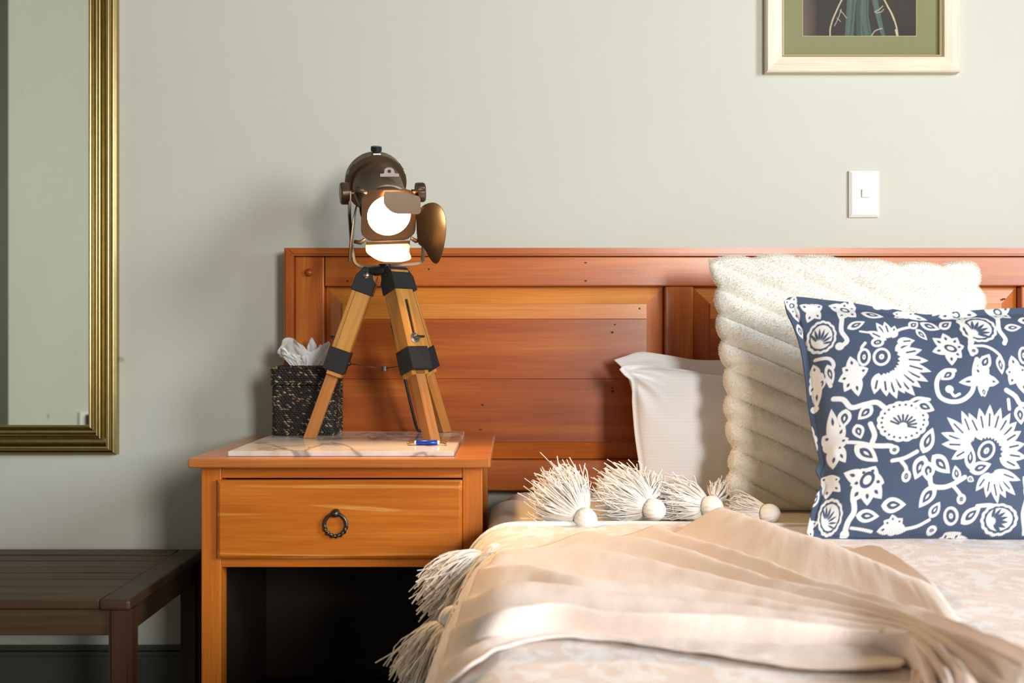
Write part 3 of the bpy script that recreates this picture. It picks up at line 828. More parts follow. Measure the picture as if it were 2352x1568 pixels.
# local axes: x right, y up, z along +/- f ; make z forward
if (rdir.cross(udir)).dot(fdir) < 0:
    MH = Matrix((-rdir, udir, fdir)).transposed().to_4x4()
MH.translation = piv
def H(x, y, z): return piv+rdir*x+udir*y+fdir*z
housing = shade_auto(obj('housing', lathe_data([(-0.118, 0.0001), (-0.117, 0.018), (-0.112, 0.034), (-0.103, 0.046), (-0.092, 0.054), (-0.078, 0.059), (-0.070, 0.0605),
    (-0.070, 0.063), (-0.046, 0.064), (-0.044, 0.0625), (-0.044, 0.054), (-0.034, 0.0525), (-0.010, 0.0515), (-0.008, 0.0505), (0.070, 0.0500), (0.071, 0.053), (0.081, 0.053), (0.083, 0.050),
    (0.107, 0.0495), (0.107, 0.0430), (0.075, 0.0430), (0.075, 0.040)], 56), M_BRONZE, lamp, M=MH), 35)
lens = obj('lens', lathe_data([(0.095, 0.0422), (0.101, 0.037), (0.106, 0.026), (0.109, 0.013), (0.110, 0.0001)], 40), M_LENS, lamp, M=MH, smooth=True)
# vent slots, top one self-glowing as leaked bulb light; lip on rear collar
for a in (90, 35, 145, 10, 170):
    an = math.radians(a); bm = bmesh.new(); bbox(bm, -0.008, 0.008, -0.0007, 0.0009, -0.0024, 0.0024, 0.0006, 1)
    er = rdir*math.cos(an)+udir*math.sin(an)
    et = -rdir*math.sin(an)+udir*math.cos(an)
    M = Matrix((et, er, et.cross(er))).transposed().to_4x4(); M.translation = piv+er*0.0638+fdir*(-0.052)
    obj('vent_slot', bm, M_SLOT if a == 90 else M_BRONZE, housing, M=M)
# top knob
V, Fa = lathe_data([(0, 0.004), (0.004, 0.004), (0.004, 0.0105), (0.005, 0.0115), (0.0125, 0.0115), (0.014, 0.010), (0.0145, 0.0001)], 24)
tk = (udir*0.85+Vector((0, 0, 0.5))).normalized()
shade_auto(obj('top_knob', (V, Fa), M_BLACK, lamp, M=frame_from(tk, rdir, H(0, 0.062, -0.062))), 40)
# clip with a hole on the barrel
bm = bmesh.new()
cl = [(-0.019, 0), (0.019, 0), (0.019, 0.006), (0.011, 0.007), (0.009, 0.016), (0.004, 0.019), (-0.004, 0.019), (-0.009, 0.016), (-0.011, 0.007), (-0.019, 0.006)]
V, Fa = prism(cl, 0.0015)
M_CLIP = plain('clip_metal', rgb(158, 146, 138), 0.4, 0.6)
Mc = frame_from((fdir*0.75+udir*0.65), rdir, H(0.012, 0.0505, 0.036)); 
clip = obj('clip', (V, Fa), M_CLIP, lamp, M=Mc)
V, Fa = lathe_data([(0, 0.0035), (0.0012, 0.0035), (0.0013, 0.0001)], 14)
obj('clip_hole', (V, Fa), M_BLACK, clip, M=Mc @ Matrix.Translation((0, 0.011, 0.0004)))
# square front plate with round aperture, ears at the corners
bm = bmesh.new(); n_ = 48; hw = 0.0545
ci = []; co_ = []
for k in range(n_):
    a = 2*PI*k/n_; cx2, sy2 = math.cos(a), math.sin(a)
    ci.append((0.0428*cx2, 0.0428*sy2)); s_ = min(hw/max(abs(cx2), 1e-6), hw/max(abs(sy2), 1e-6), 0.066)
    co_.append((s_*cx2, s_*sy2))
for z0_, z1_ in ((0.108, 0.111),):
    A = [[bm.verts.new((x, y, z)) for x, y in ring] for z in (z0_, z1_) for ring in (ci, co_)]
    for k in range(n_):
        j = (k+1) % n_
        bm.faces.new((A[2][k], A[3][k], A[3][j], A[2][j])); bm.faces.new((A[0][k], A[0][j], A[1][j], A[1][k]))
        bm.faces.new((A[1][k], A[1][j], A[3][j], A[3][k])); bm.faces.new((A[0][k], A[2][k], A[2][j], A[0][j]))
plate = obj('front_plate', bm, M_BRONZE, lamp, M=MH)
# hinge ears
for sx, sy in ((-1, -1), (1, -1), (-1, 1), (1, 1)):
    V, Fa = tube_data([H(sx*0.046, sy*0.050, 0.112), H(sx*0.056, sy*0.056, 0.113), H(sx*0.068, sy*0.054, 0.112)], [0.004, 0.0045, 0.0035], 8)
    obj('hinge_ear', (V, Fa), M_BRONZE, plate, smooth=True)
def ray_plane(x, y, p0, nrm):
    o = Vector((0, -CAMD, CAMZ)); d = Vector(((x-CX)/F, 1, -(y-CY)/F))
    return o+d*((p0-o).dot(nrm)/d.dot(nrm))
def petal(name, outline, p0, nrm, bend_axis, bend, mat, thick=0.0014):
    """sheet-metal flap: traced outline on its own inclined plane, dished about bend_axis"""
    o3 = [ray_plane(x, y, p0, nrm) for x, y in resample(outline+[outline[0]], 57)[:-1]]
    c_ = sum(o3, Vector())/len(o3); nrm = nrm.normalized(); ax = bend_axis.normalized(); sd_ = nrm.cross(ax).normalized()
    rings = [1.0, 0.85, 0.65, 0.4, 0.15]; V = []; n_ = len(o3)
    wmax = max(abs((p-c_).dot(sd_)) for p in o3)
    def dish(p): return p+nrm*bend*((p-c_).dot(sd_)/wmax)**2
    for s in (1, -1):
        for r in rings:
            for p in o3: V.append(dish(c_+(p-c_)*r)+nrm*thick*0.5*s)
        V.append(dish(c_)+nrm*thick*0.5*s)
    Fa = []; half = n_*len(rings)+1
    for h_ in (0, 1):
        for i in range(len(rings)-1):
            for k in range(n_):
                q = (h_*half+i*n_+k, h_*half+i*n_+(k+1) % n_, h_*half+(i+1)*n_+(k+1) % n_, h_*half+(i+1)*n_+k)
                Fa.append(q if h_ == 0 else q[::-1])
        for k in range(n_):
            q = (h_*half+(len(rings)-1)*n_+k, h_*half+(len(rings)-1)*n_+(k+1) % n_, h_*half+half-1)
            Fa.append(q if h_ == 0 else q[::-1])
    for k in range(n_): Fa.append((k, half+k, half+(k+1) % n_, (k+1) % n_))
    bm = bmesh.new(); vs = [bm.verts.new(v) for v in V]
    for f_ in Fa: bm.faces.new([vs[i] for i in f_])
    return shade_auto(obj(name, bm, mat, lamp), 50)
# right flap: large petal swung outward
dirR = (rdir*0.72+fdir*0.70).normalized(); nR = udir.cross(dirR).normalized()
petal('barn_door', [(962, 487), (975, 470), (994, 465), (1010, 472), (1024, 490), (1029, 515), (1027, 548), (1017, 585), (1006, 604), (996, 603), (985, 588), (975, 568), (965, 556)],
      H(0.062, 0, 0.114), nR, udir, -0.010, M_DOOR_IN)
# top flap: folded down across the upper lens
dirT = (fdir*0.40-udir*0.92).normalized(); nT = rdir.cross(dirT).normalized()
petal('barn_door', [(884, 440), (905, 440), (928, 441), (945, 447), (963, 452), (966, 472), (964, 490), (935, 491), (908, 490), (893, 482), (882, 468), (881, 452)],
      H(0, 0.058, 0.114), nT, rdir, 0.0, M_BRONZE)
# bottom flap: opened forward and down, lens light also toned into its metal
dirB = (fdir*0.86-udir*0.50).normalized(); nB = dirB.cross(rdir).normalized()
petal('barn_door', [(840, 560), (890, 561), (938, 560), (940, 580), (944, 594), (925, 601), (898, 602), (872, 599), (850, 587), (841, 578)],
      H(0, -0.060, 0.113), nB, rdir, 0.0, M_DOOR_LIT)
bm = bmesh.new(); bbox(bm, -0.044, 0.044, -0.066, -0.054, 0.1125, 0.1145, 0.0006, 1)
obj('hinge_plate', bm, M_BRONZE, plate, M=MH)
# left flap: seen edge-on
pl = [P(816, 474, 1.965), P(822, 472, 2.00), P(806, 596, 2.03), P(799, 602, 1.925), P(803, 560, 1.90), P(811, 505, 1.915)]
nl = (pl[2]-pl[0]).cross(pl[3]-pl[0]).normalized()
bm = bmesh.new(); c0 = sum(pl, Vector())/6
pl = [p-nl*((p-c0).dot(nl)) for p in pl]
va = [bm.verts.new(p+nl*0.0007) for p in pl]; vb = [bm.verts.new(p-nl*0.0007) for p in pl]
bm.faces.new(va); bm.faces.new(vb[::-1])
for i in range(6): bm.faces.new((va[i], vb[i], vb[(i+1) % 6], va[(i+1) % 6]))
obj('barn_door', bm, M_DOOR_IN, lamp)
# side knobs
for sgn, out in ((-1, 0.0665), (1, 0.0780)):
    prof = [(0, 0.0065), (0.010, 0.0065), (0.010, 0.0205), (0.012, 0.0215), (0.024, 0.0215), (0.027, 0.019), (0.0272, 0.0001)]
    V, Fa = lathe_data(prof, 48); V2 = []
    for i, v in enumerate(V):
        an = 2*PI*(i % 48)/48; k = 1+0.05*math.copysign(min(1, abs(math.sin(4*an))*2), math.sin(4*an)) if math.hypot(v[0], v[1]) > 0.012 else 1
        V2.append((v[0]*k, v[1]*k, v[2]))
    shade_auto(obj('side_knob', (V2, Fa), M_BRONZE, lamp, M=frame_from(rdir*sgn, udir, piv+rdir*sgn*(out-0.012))), 35)
# U-shaped yoke: flat bar from knob to knob passing under the head
yk_px = [(803, 440, 2.030), (802, 480, 2.032), (806, 545, 2.034), (811, 590, 2.036), (815, 603, 2.037), (826, 611, 2.039), (850, 613, 2.043), (890, 611, 2.052), (935, 608, 2.062), (960, 605, 2.068), (971, 598, 2.071), (973, 585, 2.072), (970, 545, 2.073), (958, 480, 2.073), (945, 440, 2.073)]
yp = resample([tuple(P(*q)) for q in yk_px], 60)
bm = bmesh.new(); rows = []
for i in range(60):
    p = Vector(yp[i]); t_ = (Vector(yp[min(i+1, 59)])-Vector(yp[max(i-1, 0)])).normalized()
    wv = Vector((-rdir.y, rdir.x, 0)).normalized(); nv_ = t_.cross(wv).normalized()
    rows.append([bm.verts.new(p+wv*a*0.0065+nv_*b*0.0026) for a, b in ((-1, -1), (1, -1), (1, 1), (-1, 1))])
for i in range(59):
    for k in range(4): bm.faces.new((rows[i][k], rows[i][(k+1) % 4], rows[i+1][(k+1) % 4], rows[i+1][k]))
bm.faces.new(rows[0]); bm.faces.new(rows[-1][::-1])
shade_auto(obj('yoke', bm, M_BRONZE, lamp), 50)

# ------------------------------------------------------------------ woven tissue box, tissue, wrapped sweet
bxl, bxr = PX(622, 2.10), PX(771, 2.10); bdf, bdb = 2.098, 2.205
bz0 = zTile+0.0005; bzm = PZ(884, 2.098); bz1 = PZ(841, 2.098)
tb = thing('tissue_box_cover', ((bxl+bxr)/2, DY((bdf+bdb)/2), zTile), 'black and tan woven seagrass tissue box behind the lamp', 'tissue box')
def ring_path(x0, x1, y0, y1, r):
    pts = []
    for cx3, cy3, a0 in ((x1-r, y0+r, -90), (x1-r, y1-r, 0), (x0+r, y1-r, 90), (x0+r, y0+r, 180)):
        for k in range(5):
            a = math.radians(a0+90*k/4); pts.append((cx3+r*math.cos(a), cy3+r*math.sin(a)))
    pts.append(pts[0]); p = np.array(pts); s = np.r_[0, np.cumsum(np.hypot(*np.diff(p, axis=0).T))]
    return p, s
_oct = np.array([(1, 0, 0), (.55, .75, 0), (0, 1, 0), (-.55, .75, 0), (-1, 0, 0), (-.55, -.75, 0), (0, -1, 0), (.55, -.75, 0), (0, 0, 1)], float)
_of = [(k, (k+1) % 8, 8) for k in range(8)]
TONES = [rgb(20, 17, 14), rgb(28, 24, 20), rgb(38, 31, 25), rgb(16, 14, 12), rgb(58, 46, 34), rgb(156, 130, 98), rgb(198, 174, 140)]
def weave(name, x0, x1, y0, y1, z0, z1, rows, pitch, parent, seed):
    rg = random.Random(seed); V = []; Fa = []; Cc = []
    p, s = ring_path(x0, x1, y0, y1, 0.010); Lp = s[-1]; rh = (z1-z0)/rows
    n_ = int(Lp/pitch)
    for r in range(rows):
        zc = z0+(r+0.5)*rh; sl = 0.5 if r > 0 else -0.6
        for k in range(n_):
            u = (k+0.5*(r % 2)+rg.uniform(-.15, .15))*Lp/n_ % Lp
            x = np.interp(u, s, p[:, 0]); y = np.interp(u, s, p[:, 1]); x2 = np.interp((u+0.001) % Lp, s, p[:, 0]); y2 = np.interp((u+0.001) % Lp, s, p[:, 1])
            t_ = np.array([x2-x, y2-y, 0]); t_ /= np.linalg.norm(t_)+1e-12; nr = np.array([t_[1], -t_[0], 0]); up = np.array([0, 0, 1.0])
            a = sl*0.75+rg.uniform(-.2, .2); e1 = t_*math.cos(a)-up*math.sin(a); e2 = t_*math.sin(a)+up*math.cos(a)
            ln = pitch*rg.uniform(.6, .8); wd = rh*rg.uniform(.42, .54); hh = 0.0026*rg.uniform(.6, 1.3)
            c_ = np.array([x, y, zc+rg.uniform(-.1, .1)*rh])
            b = len(V); pts = c_+_oct[:, :1]*ln*e1+_oct[:, 1:2]*wd*e2+_oct[:, 2:]*hh*nr-nr*0.0006
            V += list(pts); Fa += [(b+i, b+j, b+l) for i, j, l in _of]
            q = rg.random(); ci_ = rg.choice((0, 1, 2, 3)) if q < 0.66 else (4 if q < 0.78 else (5 if q < 0.93 else 6))
            dk = TONES[rg.choice((0, 1, 3))]; col = TONES[ci_]; md_ = tuple(0.6*p1+0.4*p2 for p1, p2 in zip(dk, col)); Cc += [dk, md_, dk, md_, dk, dk, dk, dk, col]  # strand edges darkened, centres lightened to look like highlights on the tan
    return np_obj(name, np.array(V), np.array(Fa), M_WEAVE, parent, smooth=False, attr={'tone': np.array(Cc)})
M_WCORE = plain('weave_core', rgb(16, 13, 11), 0.8)
body = box('box_body', bxl+0.002, bxr-0.002, DY(bdf)+0.002, DY(bdb)-0.002, bz0, bzm-0.001, M_WCORE, tb, bev=0.008, seg=3)
wv1 = weave('woven_strands', bxl+0.0015, bxr-0.0015, DY(bdf)+0.0015, DY(bdb)-0.0015, bz0, bzm-0.001, 24, 0.0068, body, 3); wv1['kind'] = 'stuff'
lid = box('lid', bxl+0.0005, bxr-0.0035, DY(bdf)-0.001, DY(bdb)-0.002, bzm, bz1-0.002, M_WCORE, tb, bev=0.008, seg=3)
wv2 = weave('woven_strands', bxl-0.0005, bxr-0.0025, DY(bdf)-0.002, DY(bdb)-0.001, bzm, bz1-0.001, 8, 0.0072, lid, 5); wv2['kind'] = 'stuff'
# plaited rim lying on top of the lid
rg = random.Random(9); V = []; Fa = []; Cc = []
for inset in (0.007, 0.016, 0.026, 0.036):
    p, s = ring_path(bxl+inset, bxr-0.0035-inset, DY(bdf)+inset, DY(bdb)-0.002-inset, 0.008)
    n_ = int(s[-1]/0.008)
    for k in range(n_):
        u = (k+.5)/n_*s[-1]; x = np.interp(u, s, p[:, 0]); y = np.interp(u, s, p[:, 1]); x2 = np.interp((u+.001) % s[-1], s, p[:, 0]); y2 = np.interp((u+.001) % s[-1], s, p[:, 1])
        t_ = np.array([x2-x, y2-y, 0]); t_ /= np.linalg.norm(t_)+1e-12; sd_ = np.array([t_[1], -t_[0], 0]); a = 0.7
        e1 = t_*math.cos(a)+sd_*math.sin(a); e2 = -t_*math.sin(a)+sd_*math.cos(a)
        b = len(V); V += list(np.array([x, y, bz1-0.0022])+_oct[:, :1]*0.0066*e1+_oct[:, 1:2]*0.0036*e2+_oct[:, 2:]*0.003*np.array([0, 0, 1]))
        Fa += [(b+i, b+j, b+l) for i, j, l in _of]; Cc += [TONES[rg.choice((0, 1, 2, 3, 4, 5))]]*9
rm = np_obj('rim_plait', np.array(V), np.array(Fa), M_WEAVE, lid, smooth=False, attr={'tone': np.array(Cc)}); rm['kind'] = 'stuff'

# crumpled tissue: a folded sheet rising from the lid slot, outline traced and pleated in depth
def tissue_sheet(top, bot, d0, amp, seed, nu=60, nv=26, lean=0.0, curl=0.012):
    T = resample(top, nu); B = resample(bot, nu); V = []
    for j in range(nv):
        v = j/(nv-1)
        for i in range(nu):
            u = i/(nu-1); x, y = (T[i]*v+B[i]*(1-v))
            f1 = mnoise.noise((u*6+seed, v*1.2, seed*2.1)); f2 = mnoise.noise((u*14+v*3+seed, v*4, seed))
            rdg = 1-2*abs(f1)
            d = d0+lean*v+amp*(0.25+0.75*v)*(f1*1.2+0.35*rdg)+0.006*f2*(0.3+v)+curl*v*v*math.sin(PI*u*2.2+seed)
            V.append(P(x+6*f2*v*(0 if i in (0, nu-1) else 1), y+3*f1*v, d))
    return np.array([tuple(q) for q in V]), grid_faces(nu, nv)
tsu = thing('tissue', (PX(700, 2.15), DY(2.15), bz1+0.002), 'crumpled white tissue sticking out of the woven box', 'tissue')
sheets = [([(648, 806), (638, 812), (648, 786), (656, 774), (672, 778), (690, 792), (712, 806), (735, 795), (756, 784), (752, 812), (744, 838)],
           [(668, 838), (672, 840), (680, 842), (690, 843), (700, 843), (708, 843), (716, 843), (724, 842), (732, 841), (738, 841), (742, 841)], 2.137, 0.022, 1.3, 0.004),
          ([(672, 836), (660, 806), (668, 790), (684, 795), (706, 806), (709, 790), (714, 775), (720, 776), (727, 800), (734, 790), (746, 802), (738, 836)],
           [(676, 843), (682, 843), (688, 843), (694, 843), (700, 843), (706, 843), (712, 843), (718, 843), (724, 843), (730, 843), (734, 843), (738, 843)], 2.156, 0.016, 4.1, 0.010),
          ([(655, 820), (640, 808), (650, 800), (668, 812), (690, 815), (705, 824), (700, 838)],
           [(664, 837), (668, 839), (675, 841), (682, 843), (690, 844), (698, 844), (704, 843)], 2.122, 0.012, 7.7, -0.010)]
M_SOL = []
for top, bot, d0, amp, sd_, ln in sheets:
    V, Fa = tissue_sheet(top, bot, d0, amp, sd_, lean=ln)
    V[:, 2] = np.maximum(V[:, 2], bz1+0.0012)
    o = np_obj('tissue_fold', V, Fa, M_TISSUE, tsu)
    md = o.modifiers.new('thickness', 'SOLIDIFY'); md.thickness = 0.0006

sweet = thing('wrapped_sweet', (PX(980, 1.905), DY(1.905), zTile), 'small sweet in a shiny blue wrapper by the lamp foot', 'sweet')
M_BLUE = plain('blue_foil', rgb(20, 62, 168), 0.25, 0.3)
M_FOIL = plain('gold_foil', rgb(150, 108, 62), 0.35, 0.6)
M_WTIP = plain('white_wrapper_band', rgb(225, 225, 232), 0.35)
sd0 = 1.893
w0, w1 = PX(955, sd0), PX(1004, sd0)
zc = zTile+0.0052
def pill(xs, yc, zc_, ry, rz, n=14):
    V = []; Fa = []
    for x, k in xs:
        for i in range(n):
            a = 2*PI*i/n; V.append((x, yc+ry*k*math.copysign(abs(math.cos(a))**.7, math.cos(a)), zc_+rz*k*math.copysign(abs(math.sin(a))**.7, math.sin(a))))
    for i in range(len(xs)-1):
        for k in range(n): Fa.append((i*n+k, i*n+(k+1) % n, (i+1)*n+(k+1) % n, (i+1)*n+k))
    Fa.append(tuple(range(n-1, -1, -1))); Fa.append(tuple(range((len(xs)-1)*n, len(xs)*n)))
    return V, Fa
obj('wrapper_body', pill([(w0, .8), (w0+0.002, 1), (w1-0.002, 1), (w1, .8)], DY(1.903), zc, 0.008, 0.0048), M_BLUE, sweet, smooth=True)
for xa, sgn in ((w0, -1), (w1, 1)):
    obj('wrapper_band', pill([(xa, .8), (xa+sgn*0.003, .7), (xa+sgn*0.004, .45)], DY(1.903), zc, 0.008, 0.0048), M_WTIP, sweet, smooth=True)
    V = []; Fa = []
    for i in range(11):
        for j in range(5):
            u = i/10; v = j/4
            V.append((xa+sgn*(0.003+0.014*v), DY(1.903)+(u-.5)*(0.005+0.020*v), zc+0.0024*v*math.sin(u*PI*5)-0.0005*v))
    o = obj('twisted_end', (V, grid_faces(5, 11).tolist()), M_FOIL, sweet, smooth=True)
    md = o.modifiers.new('thickness', 'SOLIDIFY'); md.thickness = 0.0004

# ------------------------------------------------------------------ bed
ZB = 0.552            # top of the coverlet
XE = 0.02
def drop(x):
    x = np.asarray(x, float); return np.where(x < XE, 0.035*(np.maximum(XE-x, 0)/0.083)**3, 0.0)
bed = thing('bed', (0.76, -1.0, 0), 'wide bed with a pale fitted sheet in front of the pine headboard', 'bed')
M_BASE = fabric('bed_base_cloth', rgb(150, 140, 128), rgb(160, 150, 138))
box('base', 0.03, 1.52, -1.98, -0.075, 0.10, 0.30, M_BASE, bed, bev=0.02, seg=3)
for lx_ in (0.10, 1.45):
    for ly_ in (-1.88, -0.18):
        bm = bmesh.new(); bmesh.ops.create_cone(bm, cap_ends=True, segments=20, radius1=0.022, radius2=0.03, depth=0.10)
        obj('bed_leg', bm, M_BENCH_Z, bed, M=Matrix.Translation((lx_, ly_, 0.05)))
# mattress with fitted sheet: soft rounded block with slight dimples
def soft_block(x0, x1, y0, y1, z0, z1, r, nx_=70, ny_=60):
    bm = bmesh.new(); bbox(bm, x0, x1, y0, y1, z0, z1, r, 6); return bm
bm = bmesh.new(); bbox(bm, -0.028, 1.55, -1.99, DY(2.205), 0.302, ZB-0.008, 0.055, 7)
shade_auto(obj('mattress', bm, M_SHEET, bed), 60)
def draped(name, d0, d1, zt, xl, mat, parent, nx_=150, ny_=90, wr=0.002, seed=0.0, edge=None, xr=1.60, thick=0.006, dxo=0.0, wall=None, lift=0.0):
    """cloth spread over the mattress, hanging over its left side down to x = xl on the side slope"""
    sx = np.r_[np.linspace(xl, XE, nx_//3), np.linspace(XE, xr, nx_-nx_//3+1)[1:]]
    dd_ = np.linspace(d0, d1, ny_); Xg, Dg = np.meshgrid(sx, dd_)
    if edge is not None: Dg = Dg+edge(Xg)*((d1-Dg)/(d1-d0))
    N1 = vnoise(Xg, Dg, seed, 5.0, seed+3.1); N2 = vnoise(Xg, Dg, seed, 16.0, seed+1.3)
    Z = zt-drop(Xg+dxo)+wr*(N1*1.6+N2*0.6)+lift*np.exp(-np.abs(Dg-Dg[0:1])/0.05)
    Xs = Xg+0.012*N1*np.clip((XE-Xg)/0.1, 0, 1)
    if wall is not None:      # beyond this x the cloth falls straight down
        ov = np.maximum(wall-Xs, 0); Xs = np.maximum(Xs, wall)-0.02*ov; Z = np.where(ov > 0, zt-float(drop(wall))-ov*2.5, Z)
    V = np.stack([Xs.ravel(), (Dg-CAMD).ravel(), Z.ravel()], 1)
    o = np_obj(name, V, grid_faces(len(sx), ny_), mat, parent)
    md = o.modifiers.new('thickness', 'SOLIDIFY'); md.thickness = thick; md.offset = -1
    return o
ts = draped('top_sheet', 2.02, 1.672, ZB-0.0045, -0.135, M_BAND, None, 100, 40, 0.0004, 2.0, thick=0.002, wall=-0.042)
tag(ts, 'beige embroidered sheet edge showing above the white piped coverlet', 'sheet')
def cedge(x): return 0.012*np.sin(x*7+0.5)
cov = draped('coverlet', 1.69, 0.36, ZB, -0.19, M_COVER, None, 220, 150, 0.0018, 6.0, edge=cedge, thick=0.0035, lift=0.0035)
tag(cov, 'blush and white jacquard coverlet with white piped edge on the bed', 'coverlet')
px_ = np.linspace(-0.185, 1.6, 160); pts = []
for x in px_:
    pts.append((x, DY(1.69+float(cedge(x))), ZB+0.0060-float(drop(x))))
obj('piping', tube_data(pts, 0.0055, 8), M_PIPE, cov, smooth=True)

# ------------------------------------------------------------------ pillows and cushions
def lean_map(x, y, db, zb, dt, zt, m=0.0, x0=0.0):
    k = (dt-db)/(zt-zb); p = (x-CX)/F; q = (y-CY)/F
    d = (db+k*(CAMZ-zb)-m*x0)/(1+k*q-m*p)
    pts = np.stack([p*d, d-CAMD, CAMZ-q*d], -1); n = np.array([m, -1, k]); return pts, n/np.linalg.norm(n)
def coons(top, right, bottom, left, nu, nv):
    T = resample(top, nu); B = resample(bottom, nu); Lf = resample(left, nv); R_ = resample(right, nv)
    u = np.linspace(0, 1, nu)[None, :, None]; v = np.linspace(0, 1, nv)[:, None, None]
    return (1-v)*T[None]+v*B[None]+(1-u)*Lf[:, None]+u*R_[:, None] \
        - ((1-u)*(1-v)*T[0]+u*(1-v)*T[-1]+(1-u)*v*B[0]+u*v*B[-1])
def puff(nu, nv, fl=0.0, a=0.5):
    u = np.clip((np.linspace(0, 1, nu)-fl)/(1-2*fl), 0, 1); v = np.clip((np.linspace(0, 1, nv)-fl)/(1-2*fl), 0, 1)
    return (np.sin(PI*v)**a)[:, None]*(np.sin(PI*u)**a)[None]
def cushion(name, curves, nu, nv, lean, Tf, Tb, fl, mat, a=0.5, extra=None, parent=None, attr_fn=None, edge_t=0.0012, zmin=None):
    G = coons(*curves, nu, nv); pts, n = lean_map(G[..., 0], G[..., 1], *lean)
    t = puff(nu, nv, fl, a); tf = Tf*t+edge_t; tb_ = Tb*t+edge_t
    if extra is not None: tf = tf+extra(G, t)
    Vf = pts+n*tf[..., None]; Vb = pts-n*tb_[..., None]
    if zmin is not None:
        # squash softly against the bed
        for A in (Vf, Vb): A[..., 2] = np.where(A[..., 2] < zmin, zmin+(A[..., 2]-zmin)*0.02, A[..., 2])
    V = np.concatenate([Vf.reshape(-1, 3), Vb.reshape(-1, 3)])
    nvv = nu*nv
    ff = grid_faces(nu, nv, 0, True); fb = grid_faces(nu, nv, nvv, False)
    idx = np.arange(nvv).reshape(nv, nu)
    loop = np.r_[idx[0, :], idx[1:, -1], idx[-1, -2::-1], idx[-2:0:-1, 0]]; l2 = np.roll(loop, -1)
    fs = np.stack([loop, l2, l2+nvv, loop+nvv], 1)
    attr = None
    if attr_fn is not None:
        C3 = attr_fn(G); C4 = np.concatenate([C3.reshape(-1, 3), np.ones((nvv, 1))], 1); attr = {'print': np.concatenate([C4, C4])}
    return np_obj(name, V, np.concatenate([ff, fb, fs]), mat, parent, attr=attr), Vf, n, G

def pil_wr(seed, cx_p, cy_p, s=1.0):
    def fn(G, t):
        x, y = G[..., 0], G[..., 1]; r = np.hypot(x-cx_p, y-cy_p); an = np.arctan2(y-cy_p, x-cx_p)
        w = 0.009*np.sin(an*13+0.6*np.sin(r/30))*np.exp(-((r-45)/60)**2)
        return s*(w*np.clip(t*1.8, 0, 1)+t*0.010*vnoise(x/160, y/160, seed, 1.0, seed)+t*0.004*vnoise(x/50, y/90, seed, 1.0, seed+2))
    return fn
pr, _, _, _ = cushion('pillow', ([(1410, 826), (1435, 818), (1470, 808), (1530, 815), (1600, 826), (1700, 826), (1850, 830), (2080, 826)],
                   [(2080, 826), (2070, 960), (2085, 1110)],
                   [(1470, 1118), (1600, 1122), (1850, 1122), (2085, 1110)],
                   [(1410, 826), (1440, 860), (1462, 960), (1468, 1060), (1470, 1118)]), 110, 70,
             (2.135, ZB, 2.175, 0.85), 0.028, 0.030, 0.02, M_PILLOW, 0.5, pil_wr(2.0, 1420, 835), zmin=ZB-0.007)
tag(pr, 'plain white pillow against the headboard, behind another white pillow', 'pillow', 'white pillows')
pf, _, _, _ = cushion('pillow', ([(1422, 848), (1432, 840), (1470, 838), (1550, 846), (1640, 858), (1760, 866), (1950, 866), (2100, 850)],
                   [(2100, 850), (2085, 990), (2100, 1140)],
                   [(1478, 1142), (1600, 1146), (1850, 1146), (2100, 1140)],
                   [(1422, 848), (1434, 862), (1449, 876), (1452, 930), (1458, 1000), (1468, 1070), (1478, 1142)]), 150, 100,
             (2.045, ZB, 2.085, 0.82), 0.045, 0.036, 0.015, M_PILLOW, 0.42, pil_wr(5.0, 1432, 850, 1.3), zmin=ZB-0.0005)
tag(pf, 'white striped-weave pillow nearest the lamp, partly shaded by the furry cushion', 'pillow', 'white pillows')

# ribbed faux-fur cushion: diagonal ribs
def rib_val(G):
    x, y = G[..., 0], G[..., 1]
    s = (-(x-1640)*0.50+(y-600)*0.866)
    # ribs turn vertical-ish lower right where the cover puckers
    ph = s/50.0+0.10*np.sin(x/70)
    return ph
def fur_extra(G, t):
    ph = rib_val(G); r = np.abs(np.sin(PI*ph))**0.55
    return (r-0.6)*0.017*np.clip(t*2.5, 0.25, 1)+0.006*t*vnoise(G[..., 0]/90, G[..., 1]/90, 1.0, 1.0, 4)
def scallop(pts, amp, per, ax):
    """ribs make the silhouette wavy"""
    p = resample(pts, 70)
    for i in range(1, len(p)-1):
        ph = (-(p[i, 0]-1640)*0.50+(p[i, 1]-600)*0.866)/50.0
        p[i, ax] += amp*(abs(math.sin(PI*ph))**0.6-0.6)
    return [tuple(q) for q in p]
fur_c = (scallop([(1628, 596), (1700, 594), (1800, 590), (1900, 597), (2000, 604), (2120, 610), (2236, 606)], -8, 50, 1),
         scallop([(2236, 606), (2248, 660), (2254, 720), (2240, 840), (2230, 1000), (2240, 1170)], 14, 50, 0),
         [(1676, 1150), (1720, 1164), (1800, 1172), (1920, 1172), (2080, 1172), (2240, 1170)],
         scallop([(1628, 596), (1644, 650), (1648, 720), (1656, 800), (1668, 880), (1668, 960), (1680, 1040), (1672, 1100), (1676, 1150)], -14, 50, 0))
fo, fV, fn_, fG = cushion('fur_cushion', fur_c, 260, 240, (1.885, ZB, 2.005, 1.0), 0.060, 0.030, 0.0, M_FUR, 0.42, fur_extra, edge_t=0.004, zmin=ZB+0.0015)
tag(fo, 'cream faux fur cushion with plump diagonal ribs behind the blue cushion', 'cushion')
